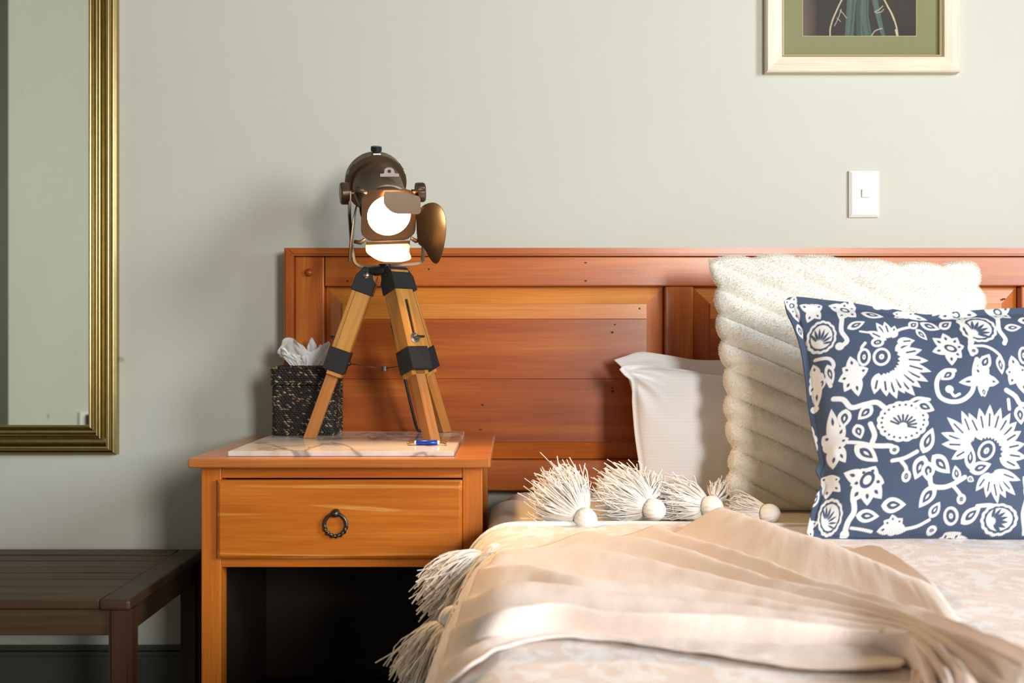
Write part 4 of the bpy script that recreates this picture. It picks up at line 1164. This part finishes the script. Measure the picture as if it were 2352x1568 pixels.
# fur strands standing on the ribs
def strands(Vg, n, length, width, seed, frac_edge=0.0):
    rg = np.random.default_rng(seed); nv, nu, _ = Vg.shape
    du = np.gradient(Vg, axis=1); dv = np.gradient(Vg, axis=0); nr = np.cross(du, dv); nr /= np.linalg.norm(nr, axis=-1, keepdims=True)+1e-12
    if nr[nv//2, nu//2, 1] > 0: nr = -nr
    i = rg.random(n)*(nu-1.001); j = rg.random(n)*(nv-1.001)
    k = int(n*frac_edge)
    if k:
        side = rg.integers(0, 3, k); r = rg.random(k)**2*4
        i[:k] = np.where(side == 0, r, np.where(side == 1, nu-1.01-r, i[:k])); j[:k] = np.where(side == 2, r, j[:k])
    i0 = i.astype(int); j0 = j.astype(int); fi = (i-i0)[:, None]; fj = (j-j0)[:, None]
    b = (Vg[j0, i0]*(1-fi)*(1-fj)+Vg[j0, i0+1]*fi*(1-fj)+Vg[j0+1, i0]*(1-fi)*fj+Vg[j0+1, i0+1]*fi*fj)
    nn_ = nr[j0, i0]
    if k:   # strands on the rim lean outward in the cushion plane
        c_ = Vg[nv//2, nu//2]; out = b[:k]-c_; out /= np.linalg.norm(out, axis=1, keepdims=True); nn_ = nn_.copy(); nn_[:k] = nn_[:k]*0.4+out*0.8
    d = nn_+rg.normal(0, 0.55, (n, 3))+np.array([-0.15, 0, -0.35]); d /= np.linalg.norm(d, axis=1, keepdims=True)
    ln = length*rg.uniform(0.5, 1.25, (n, 1)); sdv = np.cross(d, rg.normal(0, 1, (n, 3))); sdv /= np.linalg.norm(sdv, axis=1, keepdims=True)+1e-9
    a = b-sdv*width; c2 = b+sdv*width; tip = b+d*ln
    ok = np.minimum(b[:, 2], tip[:, 2]) > ZB-0.001
    V = np.stack([a, c2, tip], 1)[ok].reshape(-1, 3); Fa = np.arange(len(V)).reshape(-1, 3)
    return V, Fa, np.repeat(nn_[ok]/np.linalg.norm(nn_[ok], axis=1, keepdims=True), 3, axis=0)
V, Fa, Nn = strands(fV, 60000, 0.0048, 0.0006, 3, 0.25)
fs_ = np_obj('fur_pile', V, Fa, M_STRAND, fo, smooth=True); fs_['kind'] = 'stuff'

# --- blue and white floral cushion; the print is drawn in a 1359 x 1568 lattice over the cushion face
NAVY = rgb(68, 82, 106); IV = rgb(229, 228, 227)
def floral(G):
    X = (G[..., 0]-1780)/0.4209; Y = (G[..., 1]-640)/0.4209
    R_ = Raster(X, Y, NAVY); AA = 3.0
    rgx = random.Random(4)
    def S(pts, w=17): R_.stroke(pts, w, IV, AA)
    def B_(pts, w=8): R_.stroke(pts, w, NAVY, AA)
    def dot(x, y, r, col=IV): R_.stroke([(x, y), (x+0.1, y)], 2*r, col, AA, smooth=False)
    def leafpts(x0, y0, x1, y1, w, n=10, skew=0.0):
        d = np.array([x1-x0, y1-y0], float); L = np.linalg.norm(d); d /= L; q = np.array([-d[1], d[0]]); o = []
        for s in (1, -1):
            rng_ = range(n+1) if s == 1 else range(n-1, 0, -1)
            for k in rng_:
                u = k/n; wd = w*math.sin(PI*u**0.8)**0.9*s+skew*math.sin(PI*u)*L*0.2
                o.append((x0+d[0]*L*u+q[0]*wd, y0+d[1]*L*u+q[1]*wd))
        return o
    def petal_(x0, y0, x1, y1, w, inner=True):
        R_.poly(leafpts(x0, y0, x1, y1, w), IV, AA)
        if inner:
            a, b = 0.38, 0.72
            R_.stroke([(x0+(x1-x0)*a, y0+(y1-y0)*a), (x0+(x1-x0)*b, y0+(y1-y0)*b)], max(4, w*0.35), NAVY, AA, smooth=False, taper=False)
    def leaf(x0, y0, x1, y1, w, t=0.42):
        R_.poly(leafpts(x0, y0, x1, y1, w), IV, AA)
        cx, cy = (x0+x1)/2, (y0+y1)/2; k = 1-t
        R_.poly(leafpts(cx+(x0-cx)*k, cy+(y0-cy)*k, cx+(x1-cx)*k, cy+(y1-cy)*k, w*(1-t*1.15)), NAVY, AA)
        R_.poly(leafpts(cx+(x0-cx)*.25, cy+(y0-cy)*.25, cx+(x1-cx)*.25, cy+(y1-cy)*.25, w*0.16), IV, AA)
    def ell(cx, cy, rx, ry, rot, col, scal=0, n=40):
        c_, s_ = math.cos(rot), math.sin(rot); o = []
        for k in range(n*2):
            a = PI*k/n; m = 1+(0.06*abs(math.sin(scal*a/2)) if scal else 0)
            x, y = rx*m*math.cos(a), ry*m*math.sin(a); o.append((cx+x*c_-y*s_, cy+x*s_+y*c_))
        R_.poly(o, col, AA)
    def ringe(cx, cy, rx, ry, rot=0, t=14, dt=True):
        ell(cx, cy, rx, ry, rot, IV); ell(cx, cy, rx-t, ry-t, rot, NAVY)
        if dt: ell(cx, cy, max(4, (rx-t)*.42), max(4, (ry-t)*.42), rot, IV); dot(cx, cy, 3.5, NAVY)
    def scallop_fl(cx, cy, rx, ry, rot=0, base=PI/2, n=7):
        ell(cx, cy, rx, ry, rot, IV, 14, 60); ell(cx, cy, rx*0.84, ry*0.84, rot, NAVY, 14, 60); ell(cx, cy, rx*0.74, ry*0.74, rot, IV)
        bx, by = cx+0.5*rx*math.cos(base), cy+0.5*ry*math.sin(base)
        for k in range(n):
            a = base+PI+(k-(n-1)/2)*0.36
            R_.poly(leafpts(bx+0.25*rx*math.cos(a), by+0.25*ry*math.sin(a), bx+1.02*rx*math.cos(a), by+1.02*ry*math.sin(a), rx*0.095), NAVY, AA)
        dot(bx, by, rx*0.12, IV)
    def burst(cx, cy, tips, r0, w, inner=True):
        for tx, ty in tips:
            L = math.hypot(tx-cx, ty-cy); petal_(cx+(tx-cx)*r0/L, cy+(ty-cy)*r0/L, tx, ty, w, inner)
    def star(cx, cy, tips, w=26, ring=(20, 26), holes=True):
        ell(cx, cy, w*1.5, w*1.5, 0, IV)
        for tx, ty in tips: R_.poly(leafpts(cx, cy, tx, ty, w), IV, AA)
        if holes:
            for tx, ty in tips: R_.poly(leafpts(cx+(tx-cx)*.52, cy+(ty-cy)*.52, cx+(tx-cx)*.76, cy+(ty-cy)*.76, w*0.22), NAVY, AA)
        if ring: ell(cx, cy, ring[0], ring[1], 0.5, NAVY); ell(cx, cy, ring[0]*.55, ring[1]*.55, 0.5, IV)
    def vine(pts, w=18): S(pts, w)
    def motif(ox, oy):
        def o(p): return [(x+ox, y+oy) for x, y in p]
        def O(x, y): return x+ox, y+oy
        # big half-daisy with eye
        burst(*O(530, 490), o([(700, 396), (752, 438), (776, 506), (784, 572), (762, 630), (722, 662), (690, 706), (640, 690), (600, 716), (550, 700), (488, 684)]), 84, 30)
        ringe(*O(530, 482), 46, 52, 0.4)
        burst(*O(590, 400), o([(470, 330), (520, 276), (568, 268), (622, 292), (722, 380)]), 30, 26)
        S(o([(600, 340), (660, 310), (710, 295)]), 16); leaf(*O(702, 300), *O(762, 256), 26); leaf(*O(740, 305), *O(792, 375), 22)
        leaf(*O(770, 262), *O(872, 306), 30)
        S(o([(450, 400), (430, 430), (436, 470)]), 16); ringe(*O(440, 480), 34, 50, 0.1); ringe(*O(515, 398), 36, 28, -0.3)
        # hook vine and leaf spray
        vine(o([(905, 566), (860, 566), (820, 600), (803, 650), (815, 715), (865, 742), (930, 735), (985, 690), (1004, 630), (1010, 560), (1030, 500)]), 24)
        leaf(*O(905, 566), *O(828, 620), 30); dot(*O(868, 674), 22); S(o([(875, 690), (892, 712), (920, 700)]), 15)
        star(*O(1060, 620), o([(920, 636), (1040, 710), (1140, 630), (1060, 480), (1010, 540)]), 30, None)
        leaf(*O(1046, 560), *O(1100, 470), 34); leaf(*O(1150, 480), *O(1160, 585), 24); leaf(*O(1050, 660), *O(1058, 712), 18)
        vine(o([(1010, 470), (1005, 430), (1020, 390)]), 26); vine(o([(1020, 420), (1090, 425), (1150, 470), (1170, 520)]), 16); ringe(*O(1020, 450), 24, 24)
        scallop_fl(*O(1068, 312), 92, 82, 0.2, 2.4)
        S(o([(975, 260), (1010, 300), (1020, 350), (1010, 400)]), 24)
        star(*O(905, 430), o([(805, 450), (822, 360), (882, 330), (950, 362), (976, 420), (952, 492), (896, 536)]), 32, (34, 22))
        leaf(*O(870, 300), *O(940, 256), 28)
        # scalloped seed head on a vine
        ell(*O(628, 838), 122, 104, 0.0, IV, 16, 60)
        for k in range(22):
            a = 2*PI*k/22; dot(*O(628+104*math.cos(a), 838+88*math.sin(a)), 6, NAVY)
        for k in range(9):
            a = PI*0.62+PI+(k-4)*0.36; R_.stroke([O(628+26*math.cos(a), 862+22*math.sin(a)), O(628+66*math.cos(a), 862+58*math.sin(a))], 10, NAVY, AA, smooth=False, taper=False)
        vine(o([(290, 690), (335, 700), (375, 745), (440, 735), (500, 728), (540, 760)]), 26)
        leaf(*O(350, 750), *O(335, 850), 34); leaf(*O(480, 745), *O(408, 812), 32); leaf(*O(690, 745), *O(785, 790), 34); S(o([(660, 740), (700, 720), (760, 730)]), 18)
        # lower leaf branch
        vine(o([(470, 840), (490, 900), (480, 950), (520, 960), (570, 965), (590, 985)]), 26); leaf(*O(400, 835), *O(425, 915), 30); leaf(*O(395, 945), *O(510, 1040), 40); ringe(*O(588, 985), 24, 24); S(o([(360, 925), (420, 935), (470, 950)]), 18)
        star(*O(462, 1130), o([(345, 1085), (380, 1150), (430, 1070), (500, 1062), (548, 1150), (540, 1230), (470, 1262), (385, 1240)]), 40, (34, 44))
        vine(o([(400, 1230), (405, 1290), (380, 1340), (372, 1390)]), 28); dot(*O(372, 1402), 24); leaf(*O(540, 1265), *O(668, 1262), 40); leaf(*O(415, 1310), *O(536, 1318), 34); S(o([(400, 1370), (450, 1378), (510, 1390)]), 14)
        # tulip spray
        leaf(*O(730, 1010), *O(776, 880), 36); leaf(*O(740, 1020), *O(700, 1140), 40); leaf(*O(780, 1020), *O(880, 1110), 40); leaf(*O(760, 1050), *O(770, 1150), 36)
        S(o([(580, 1040), (640, 1030), (700, 1000)]), 20); S(o([(620, 1040), (650, 1080), (650, 1110)]), 18); ringe(*O(654, 1122), 24, 30)
        vine(o([(775, 1120), (790, 1170), (850, 1180), (900, 1165), (960, 1130)]), 24); leaf(*O(810, 1170), *O(736, 1280), 36)
        S(o([(900, 1170), (930, 1200), (950, 1225)]), 18); ringe(*O(952, 1240), 24, 26); leaf(*O(925, 1150), *O(905, 1070), 24)
        leaf(*O(985, 1090), *O(985, 960), 30); leaf(*O(985, 1100), *O(1100, 1060), 34); leaf(*O(975, 1130), *O(1010, 1150), 16)
        # second big daisy
        ringe(*O(1072, 992), 44, 56, 0.6, 13)
        burst(*O(1080, 1000), o([(968, 800), (1026, 772), (1086, 752), (1146, 766), (1200, 792), (1236, 836), (1262, 884), (1284, 950), (1296, 1020), (1262, 1078)]), 70, 30)
        burst(*O(1010, 965), o([(850, 826), (928, 790), (820, 906), (826, 964), (884, 1040)]), 24, 28)
        burst(*O(1100, 1090), o([(1268, 1140), (1244, 1216), (1192, 1232), (1150, 1262), (1084, 1232), (1024, 1200)]), 18, 26)
        # bottom row
        star(*O(620, 1370), o([(536, 1390), (562, 1340), (602, 1310), (660, 1330), (690, 1390)]), 26, None); S(o([(660, 1385), (740, 1370), (800, 1340)]), 16)
        leaf(*O(800, 1330), *O(842, 1252), 28); ringe(*O(826, 1388), 26, 22); ringe(*O(910, 1322), 38, 48, -0.5); leaf(*O(970, 1360), *O(1060, 1276), 36); S(o([(1040, 1275), (1110, 1270), (1160, 1280)]), 20)
        scallop_fl(*O(1172, 1338), 98, 74, 0.1, 2.8)
        star(*O(945, 1440), o([(850, 1450), (900, 1400), (990, 1400), (1060, 1440), (950, 1500)]), 30, (24, 20))
    for ox, oy in ((0, 0), (-60, 1190), (830, 1240), (40, -1240), (1000, -1190)): motif(ox, oy)
    star(1212, 185, [(1130, 150), (1170, 250), (1260, 240), (1280, 160), (1220, 130)], 32, (26, 18)); S([(1185, 240), (1175, 320), (1200, 380), (1190, 405)], 24); leaf(1205, 310, 1302, 300, 24); leaf(1290, 260, 1400, 250, 26)
    star(1240, 570, [(1180, 570), (1220, 475), (1300, 545), (1310, 700), (1200, 640)], 32, None); ringe(1290, 470, 30, 50, 0.1); leaf(1320, 420, 1400, 360, 30)
    vine([(1180, 670), (1230, 700), (1260, 740), (1330, 735), (1400, 728)], 26); leaf(1250, 750, 1262, 850, 34); leaf(1370, 745, 1300, 812, 32); S([(1190, 720), (1195, 770)], 18)
    star(1340, 1160, [(1280, 1120), (1300, 1230), (1340, 1070), (1400, 1120), (1400, 1230)], 36, (30, 36)); vine([(1310, 1240), (1300, 1310), (1330, 1400)], 26); leaf(1340, 1320, 1430, 1310, 34)
    burst(1450, 480, [(1360, 400), (1340, 480), (1360, 560), (1400, 640)], 40, 28); burst(1400, 950, [(1300, 850), (1310, 930), (1330, 1010)], 20, 26)
    # left-hand column of smaller motifs
    scallop_fl(238, 342, 68, 88, 0.1, 2.0); scallop_fl(288, 1310, 58, 96, 0.1, 2.4)
    star(372, 185, [(290, 150), (330, 250), (420, 240), (440, 160), (380, 130)], 32, (26, 18)); S([(345, 240), (335, 320), (360, 380), (330, 410)], 24); dot(322, 408, 22); leaf(365, 310, 462, 270, 24); leaf(450, 210, 570, 236, 26); S([(430, 330), (480, 340)], 12)
    star(200, 180, [(130, 150), (255, 150), (235, 240), (170, 250)], 26, None)
    star(390, 570, [(310, 600), (330, 530), (370, 470), (460, 545), (410, 690), (340, 660)], 32, None); S([(210, 460), (270, 470), (290, 510), (260, 570), (275, 620)], 18); leaf(240, 560, 225, 640, 20); leaf(260, 500, 285, 610, 22)
    star(300, 930, [(280, 740), (345, 830), (366, 905), (340, 960), (355, 1030), (300, 1055), (250, 870)], 30, None); star(285, 1120, [(330, 1110), (335, 1180), (270, 1210), (250, 1090)], 24, None)
    star(215, 560, [(200, 480), (190, 640), (220, 720)], 20, None)
    star(200, 880, [(185, 790), (225, 960), (190, 960)], 20, None)
    dot(210, 720, 18); ringe(212, 1130, 18, 24); leaf(200, 1250, 240, 1160, 18); star(180, 1350, [(160, 1260), (230, 1330), (200, 1420)], 20, None)
    star(90, 150, [(50, 120), (110, 95), (100, 200), (130, 240)], 20, (14, 14)); leaf(120, 250, 150, 330, 16)
    ringe(560, 150, 30, 22); S([(500, 130), (600, 165), (680, 150)], 14); star(700, 205, [(630, 235), (640, 190), (760, 190), (830, 230)], 18, None)
    S([(860, 200), (920, 190), (990, 205)], 12)
    C1 = R_.C; R_.C = np.zeros_like(C1); R_.C[:] = NAVY[:3]
    motif(1110, 10); motif(1090, -1180); motif(1060, 1200)      # the repeat goes on over the right-hand third of the cover
    return np.where((X > 1390)[..., None], R_.C, C1)
fl_c = ([(1801, 692), (1812, 684), (1840, 683), (1900, 690), (1990, 699), (2080, 716), (2130, 723), (2190, 717), (2270, 711), (2352, 707), (2430, 700), (2500, 688)],
        [(2500, 688), (2478, 800), (2466, 960), (2480, 1140), (2502, 1268)],
        [(1853, 1222), (1862, 1236), (1900, 1246), (1960, 1252), (2060, 1254), (2160, 1254), (2260, 1258), (2352, 1262), (2502, 1268)],
        [(1801, 692), (1808, 720), (1822, 750), (1838, 800), (1848, 860), (1856, 930), (1866, 990), (1876, 1030), (1882, 1060), (1874, 1082), (1886, 1108), (1874, 1140), (1862, 1180), (1853, 1222)])
def fl_extra(G, t):
    x, y = G[..., 0], G[..., 1]
    seam = -0.004*np.exp(-((t-0.18)/0.10)**2)
    pucker = 0.008*np.sin(y/11)*np.exp(-((x-1890)/22)**2)*np.exp(-((y-1090)/70)**2)
    sag = 0.014*np.exp(-((y-760)/60)**2)*np.exp(-((x-2130)/120)**2)*-1
    return seam+pucker*np.clip(t*3, 0, 1)+sag*t+0.008*t*vnoise(x/170, y/170, 3.0, 1.0, 9)
flo, _, _, _ = cushion('floral_cushion', fl_c, 520, 440, (1.588, ZB, 1.735, 0.90), 0.062, 0.052, 0.028, M_FLORAL, 0.46, fl_extra, attr_fn=floral, edge_t=0.0022, zmin=ZB+0.0045)
tag(flo, 'blue cushion with white floral print in front of the furry cushion', 'cushion')

# ------------------------------------------------------------------ tasselled throw
def on_bed(x, y, h):
    """where the sight line through photo pixel (x, y) meets the bed top raised by h"""
    p = (x-CX)/F; q = (y-CY)/F
    d = np.linspace(0.5, 2.3, 3600); z = CAMZ-q*d; s = ZB+h-drop(p*d+0.012)
    i = np.argmax(z <= s)
    return np.array([p*d[i], d[i]-CAMD, s[i] if p*d[i] > XE else z[i]])
crests = [  # back to front, each from the tasselled end to the gathered end: (px, py, height above bed)
    [(1705, 1188, .006), (1780, 1205, .008), (1870, 1232, .010), (1960, 1258, .014), (2010, 1252, .030), (2070, 1284, .032), (2130, 1326, .026), (2160, 1360, .016), (2185, 1400, .008)],
    [(1655, 1163, .050), (1749, 1195, .050), (1856, 1231, .048), (1964, 1268, .046), (2065, 1312, .042), (2153, 1355, .036), (2180, 1405, .016)],
    [(1505, 1208, .010), (1560, 1226, .014), (1627, 1244, .016), (1695, 1264, .018), (1775, 1291, .018), (1863, 1325, .018), (1960, 1352, .018), (2065, 1382, .020), (2149, 1406, .020), (2240, 1440, .028), (2352, 1484, .034), (2450, 1520, .03)],
    [(1350, 1218, .008), (1384, 1226, .012), (1484, 1236, .016), (1583, 1262, .016), (1711, 1306, .016), (1796, 1332, .016), (1880, 1348, .016), (1998, 1378, .018), (2099, 1412, .022), (2233, 1462, .034), (2352, 1516, .040), (2420, 1550, .03)],
    [(1152, 1264, .006), (1252, 1257, .010), (1334, 1256, .012), (1417, 1269, .013), (1550, 1299, .013), (1700, 1334, .013), (1829, 1364, .013), (1960, 1392, .014), (2060, 1416, .018), (2120, 1436, .024), (2230, 1496, .032), (2330, 1560, .03)],
    [(1098, 1310, .005), (1150, 1300, .010), (1218, 1299, .014), (1318, 1320, .016), (1420, 1334, .014), (1550, 1344, .014), (1700, 1364, .014), (1829, 1388, .014), (1964, 1410, .014), (2060, 1428, .018), (2120, 1450, .024), (2205, 1520, .032), (2270, 1600, .02)],
    [(1062, 1385, .006), (1100, 1368, .010), (1160, 1342, .016), (1230, 1336, .018), (1384, 1356, .016), (1550, 1374, .014), (1700, 1388, .014), (1850, 1408, .014), (1980, 1428, .014), (2070, 1444, .018), (2115, 1466, .022), (2170, 1535, .030), (2200, 1610, .02)],
    [(1035, 1450, .006), (1070, 1425, .012), (1119, 1408, .018), (1185, 1392, .022), (1285, 1384, .022), (1384, 1398, .020), (1517, 1406, .020), (1700, 1410, .020), (1829, 1426, .018), (1964, 1440, .016), (2080, 1456, .018), (2110, 1478, .018), (2140, 1545, .026), (2150, 1620, .02)],
    [(1008, 1540, .006), (1046, 1510, .012), (1086, 1480, .014), (1152, 1452, .014), (1252, 1436, .014), (1384, 1440, .014), (1517, 1454, .014), (1700, 1474, .014), (1829, 1480, .014), (1964, 1478, .014), (2080, 1474, .014), (2104, 1492, .014), (2115, 1550, .018), (2110, 1620, .02)],
    [(985, 1600, .008), (1030, 1560, .010), (1086, 1518, .014), (1152, 1482, .012), (1252, 1460, .012), (1384, 1462, .012), (1517, 1480, .012), (1700, 1506, .012), (1829, 1525, .012), (1964, 1531, .012), (2070, 1526, .012), (2096, 1512, .008), (2096, 1560, .010), (2080, 1620, .012)],
]
NA = 130
lines = []
for ci_, cr in enumerate(crests):
    r_ = resample([(float(a), float(b), h*(1.0 if ci_ in (0, 1, 8, 9) else 1.9)) for a, b, h in cr], NA)
    lines.append(np.array([on_bed(*q) for q in r_]))
full = []
for k in range(len(lines)):
    full.append(lines[k])
    if k < len(lines)-1:
        w = 0.60 if k != 1 else 0.80
        v = lines[k]*(1-w)+lines[k+1]*w
        zb_ = ZB-drop(v[:, 0]+0.012)
        lo = np.minimum(lines[k][:, 2], lines[k+1][:, 2])
        depth = 1.0 if k < 8 else 0.15
        v[:, 2] = lo*(1-depth)+np.minimum(lo, zb_+0.004)*depth
        full.append(v)
K = len(full); A = np.array(full)                        # (K, NA, 3)
SUB = 7; nb = (K-1)*SUB+1; S_ = np.empty((nb, NA, 3))
for i in range(nb):
    t_ = i/SUB; k = min(int(t_), K-2); u = t_-k
    p0, p1, p2, p3 = A[max(k-1, 0)], A[k], A[k+1], A[min(k+2, K-1)]
    m1, m2 = (p2-p0)*0.5, (p3-p1)*0.5
    S_[i] = (2*u**3-3*u**2+1)*p1+(u**3-2*u**2+u)*m1+(-2*u**3+3*u**2)*p2+(u**3-u**2)*m2
# cloth irregularity; ends of the hem lie down on the bed
N1 = vnoise(S_[..., 0], S_[..., 1], 0.0, 28, 5.0); N2 = vnoise(S_[..., 0], S_[..., 1], 3.0, 70, 2.0)
S_[..., 2] += 0.0022*N1+0.0009*N2
lim = ZB-drop(S_[..., 0])+0.0055
S_[..., 2] = np.where(S_[..., 0] > 0.0, np.maximum(S_[..., 2], lim), S_[..., 2])
thr = np_obj('throw_blanket', S_.reshape(-1, 3), grid_faces(NA, nb), M_THROW)
md = thr.modifiers.new('smooth', 'SUBSURF'); md.levels = 1; md.render_levels = 1
md = thr.modifiers.new('thickness', 'SOLIDIFY'); md.thickness = 0.0035; md.offset = 1
tag(thr, 'oatmeal cotton throw with white tassels, bunched in folds across the bed', 'throw')

def tassel(head_px, hd, tip_px, td, spread, seed, n=190, hr=0.019, raise_z=0.0, bend=0.0):
    """tied yarn ball with a shaggy skirt of strands; head at head_px, skirt fanning toward tip_px"""
    rg = np.random.default_rng(seed); n = int(n*1.35)
    h = np.array(P(*head_px, hd)); tp = np.array(P(*tip_px, td)); ax = tp-h; L = np.linalg.norm(ax); ax /= L
    up = np.array([0, 0, 1.0]); s1 = np.cross(ax, up); s1 /= np.linalg.norm(s1); s2 = np.cross(s1, ax)
    # ball
    V = []; Fa = []; nu, nv = 56, 14
    for j in range(nv+1):
        th_ = PI*j/nv
        for i in range(nu):
            ph = 2*PI*i/nu; k = 1+0.045*math.sin(ph*14+j*0.7)
            d = ax*math.cos(th_)*1.12+(s1*math.cos(ph)+s2*math.sin(ph))*math.sin(th_)*k
            V.append(h+d*hr)
    for j in range(nv):
        for i in range(nu): Fa.append((j*nu+i, j*nu+(i+1) % nu, (j+1)*nu+(i+1) % nu, (j+1)*nu+i))
    ob = obj('tassel', (V, Fa), M_TASSEL, thr, smooth=True)
    # strands
    seg = 7; m = 4; Vs = []; Fs = []
    for q in range(n):
        r = math.sqrt(rg.random()); a = rg.random()*2*PI
        st = h+ax*hr*0.75+(s1*math.cos(a)+s2*math.sin(a))*hr*0.92*r
        ln = L*rg.uniform(0.72, 1.08)*(1-0.12*r)
        dirn = ax+(s1*math.cos(a)+s2*math.sin(a))*spread*r; dirn /= np.linalg.norm(dirn)
        cl_ = rg.normal(0, 0.05, 3); c2 = rg.normal(0, 0.13, 3); ph = rg.random()*6
        rad = rg.uniform(0.0007, 0.0012); b0 = len(Vs)
        pp = []
        for k in range(seg):
            u = k/(seg-1)
            bulge = (s1*math.cos(a)+s2*math.sin(a))*spread*r*L*0.42*math.sin(PI*u)**0.8
            p_ = st+dirn*ln*u+bulge*0.6+cl_*L*u+c2*L*u*u*math.sin(ph+u*3)+np.array([0, 0, bend*u*u])
            fz = ZB+0.004-float(drop(p_[0]))
            if p_[2] < fz: p_[2] = fz+rg.random()*0.004
            pp.append(p_)
        for k in range(seg):
            t_ = pp[min(k+1, seg-1)]-pp[max(k-1, 0)]; t_ /= np.linalg.norm(t_)+1e-9
            e1 = np.cross(t_, (0.3, 0.5, 0.8)); e1 /= np.linalg.norm(e1)+1e-9; e2 = np.cross(t_, e1)
            for i in range(m):
                an = 2*PI*i/m; Vs.append(pp[k]+(e1*math.cos(an)+e2*math.sin(an))*rad)
        for k in range(seg-1):
            for i in range(m): Fs.append((b0+k*m+i, b0+k*m+(i+1) % m, b0+(k+1)*m+(i+1) % m, b0+(k+1)*m+i))
    sk_ = np_obj('yarn_skirt', np.array(Vs), np.array(Fs), M_TASSEL, ob); sk_['kind'] = 'stuff'
    return ob
tassel((1345, 1192), 1.70, (1268, 1128), 1.77, 0.46, 1, 620)
tassel((1502, 1170), 1.73, (1406, 1128), 1.79, 0.44, 2, 560)
tassel((1488, 1150), 1.76, (1496, 1108), 1.80, 0.35, 21, 130, hr=0.012)
tassel((1634, 1164), 1.75, (1540, 1150), 1.80, 0.40, 3, 520)
tassel((1640, 1150), 1.77, (1652, 1124), 1.80, 0.35, 22, 100, hr=0.010)
tassel((1768, 1180), 1.72, (1700, 1174), 1.76, 0.26, 4, 260, hr=0.017)
tassel((1135, 1278), 1.56, (1014, 1358), 1.52, 0.42, 5, 680, hr=0.020, bend=-0.03)
tassel((1040, 1425), 1.42, (968, 1522), 1.40, 0.40, 6, 660, hr=0.020, bend=-0.03)
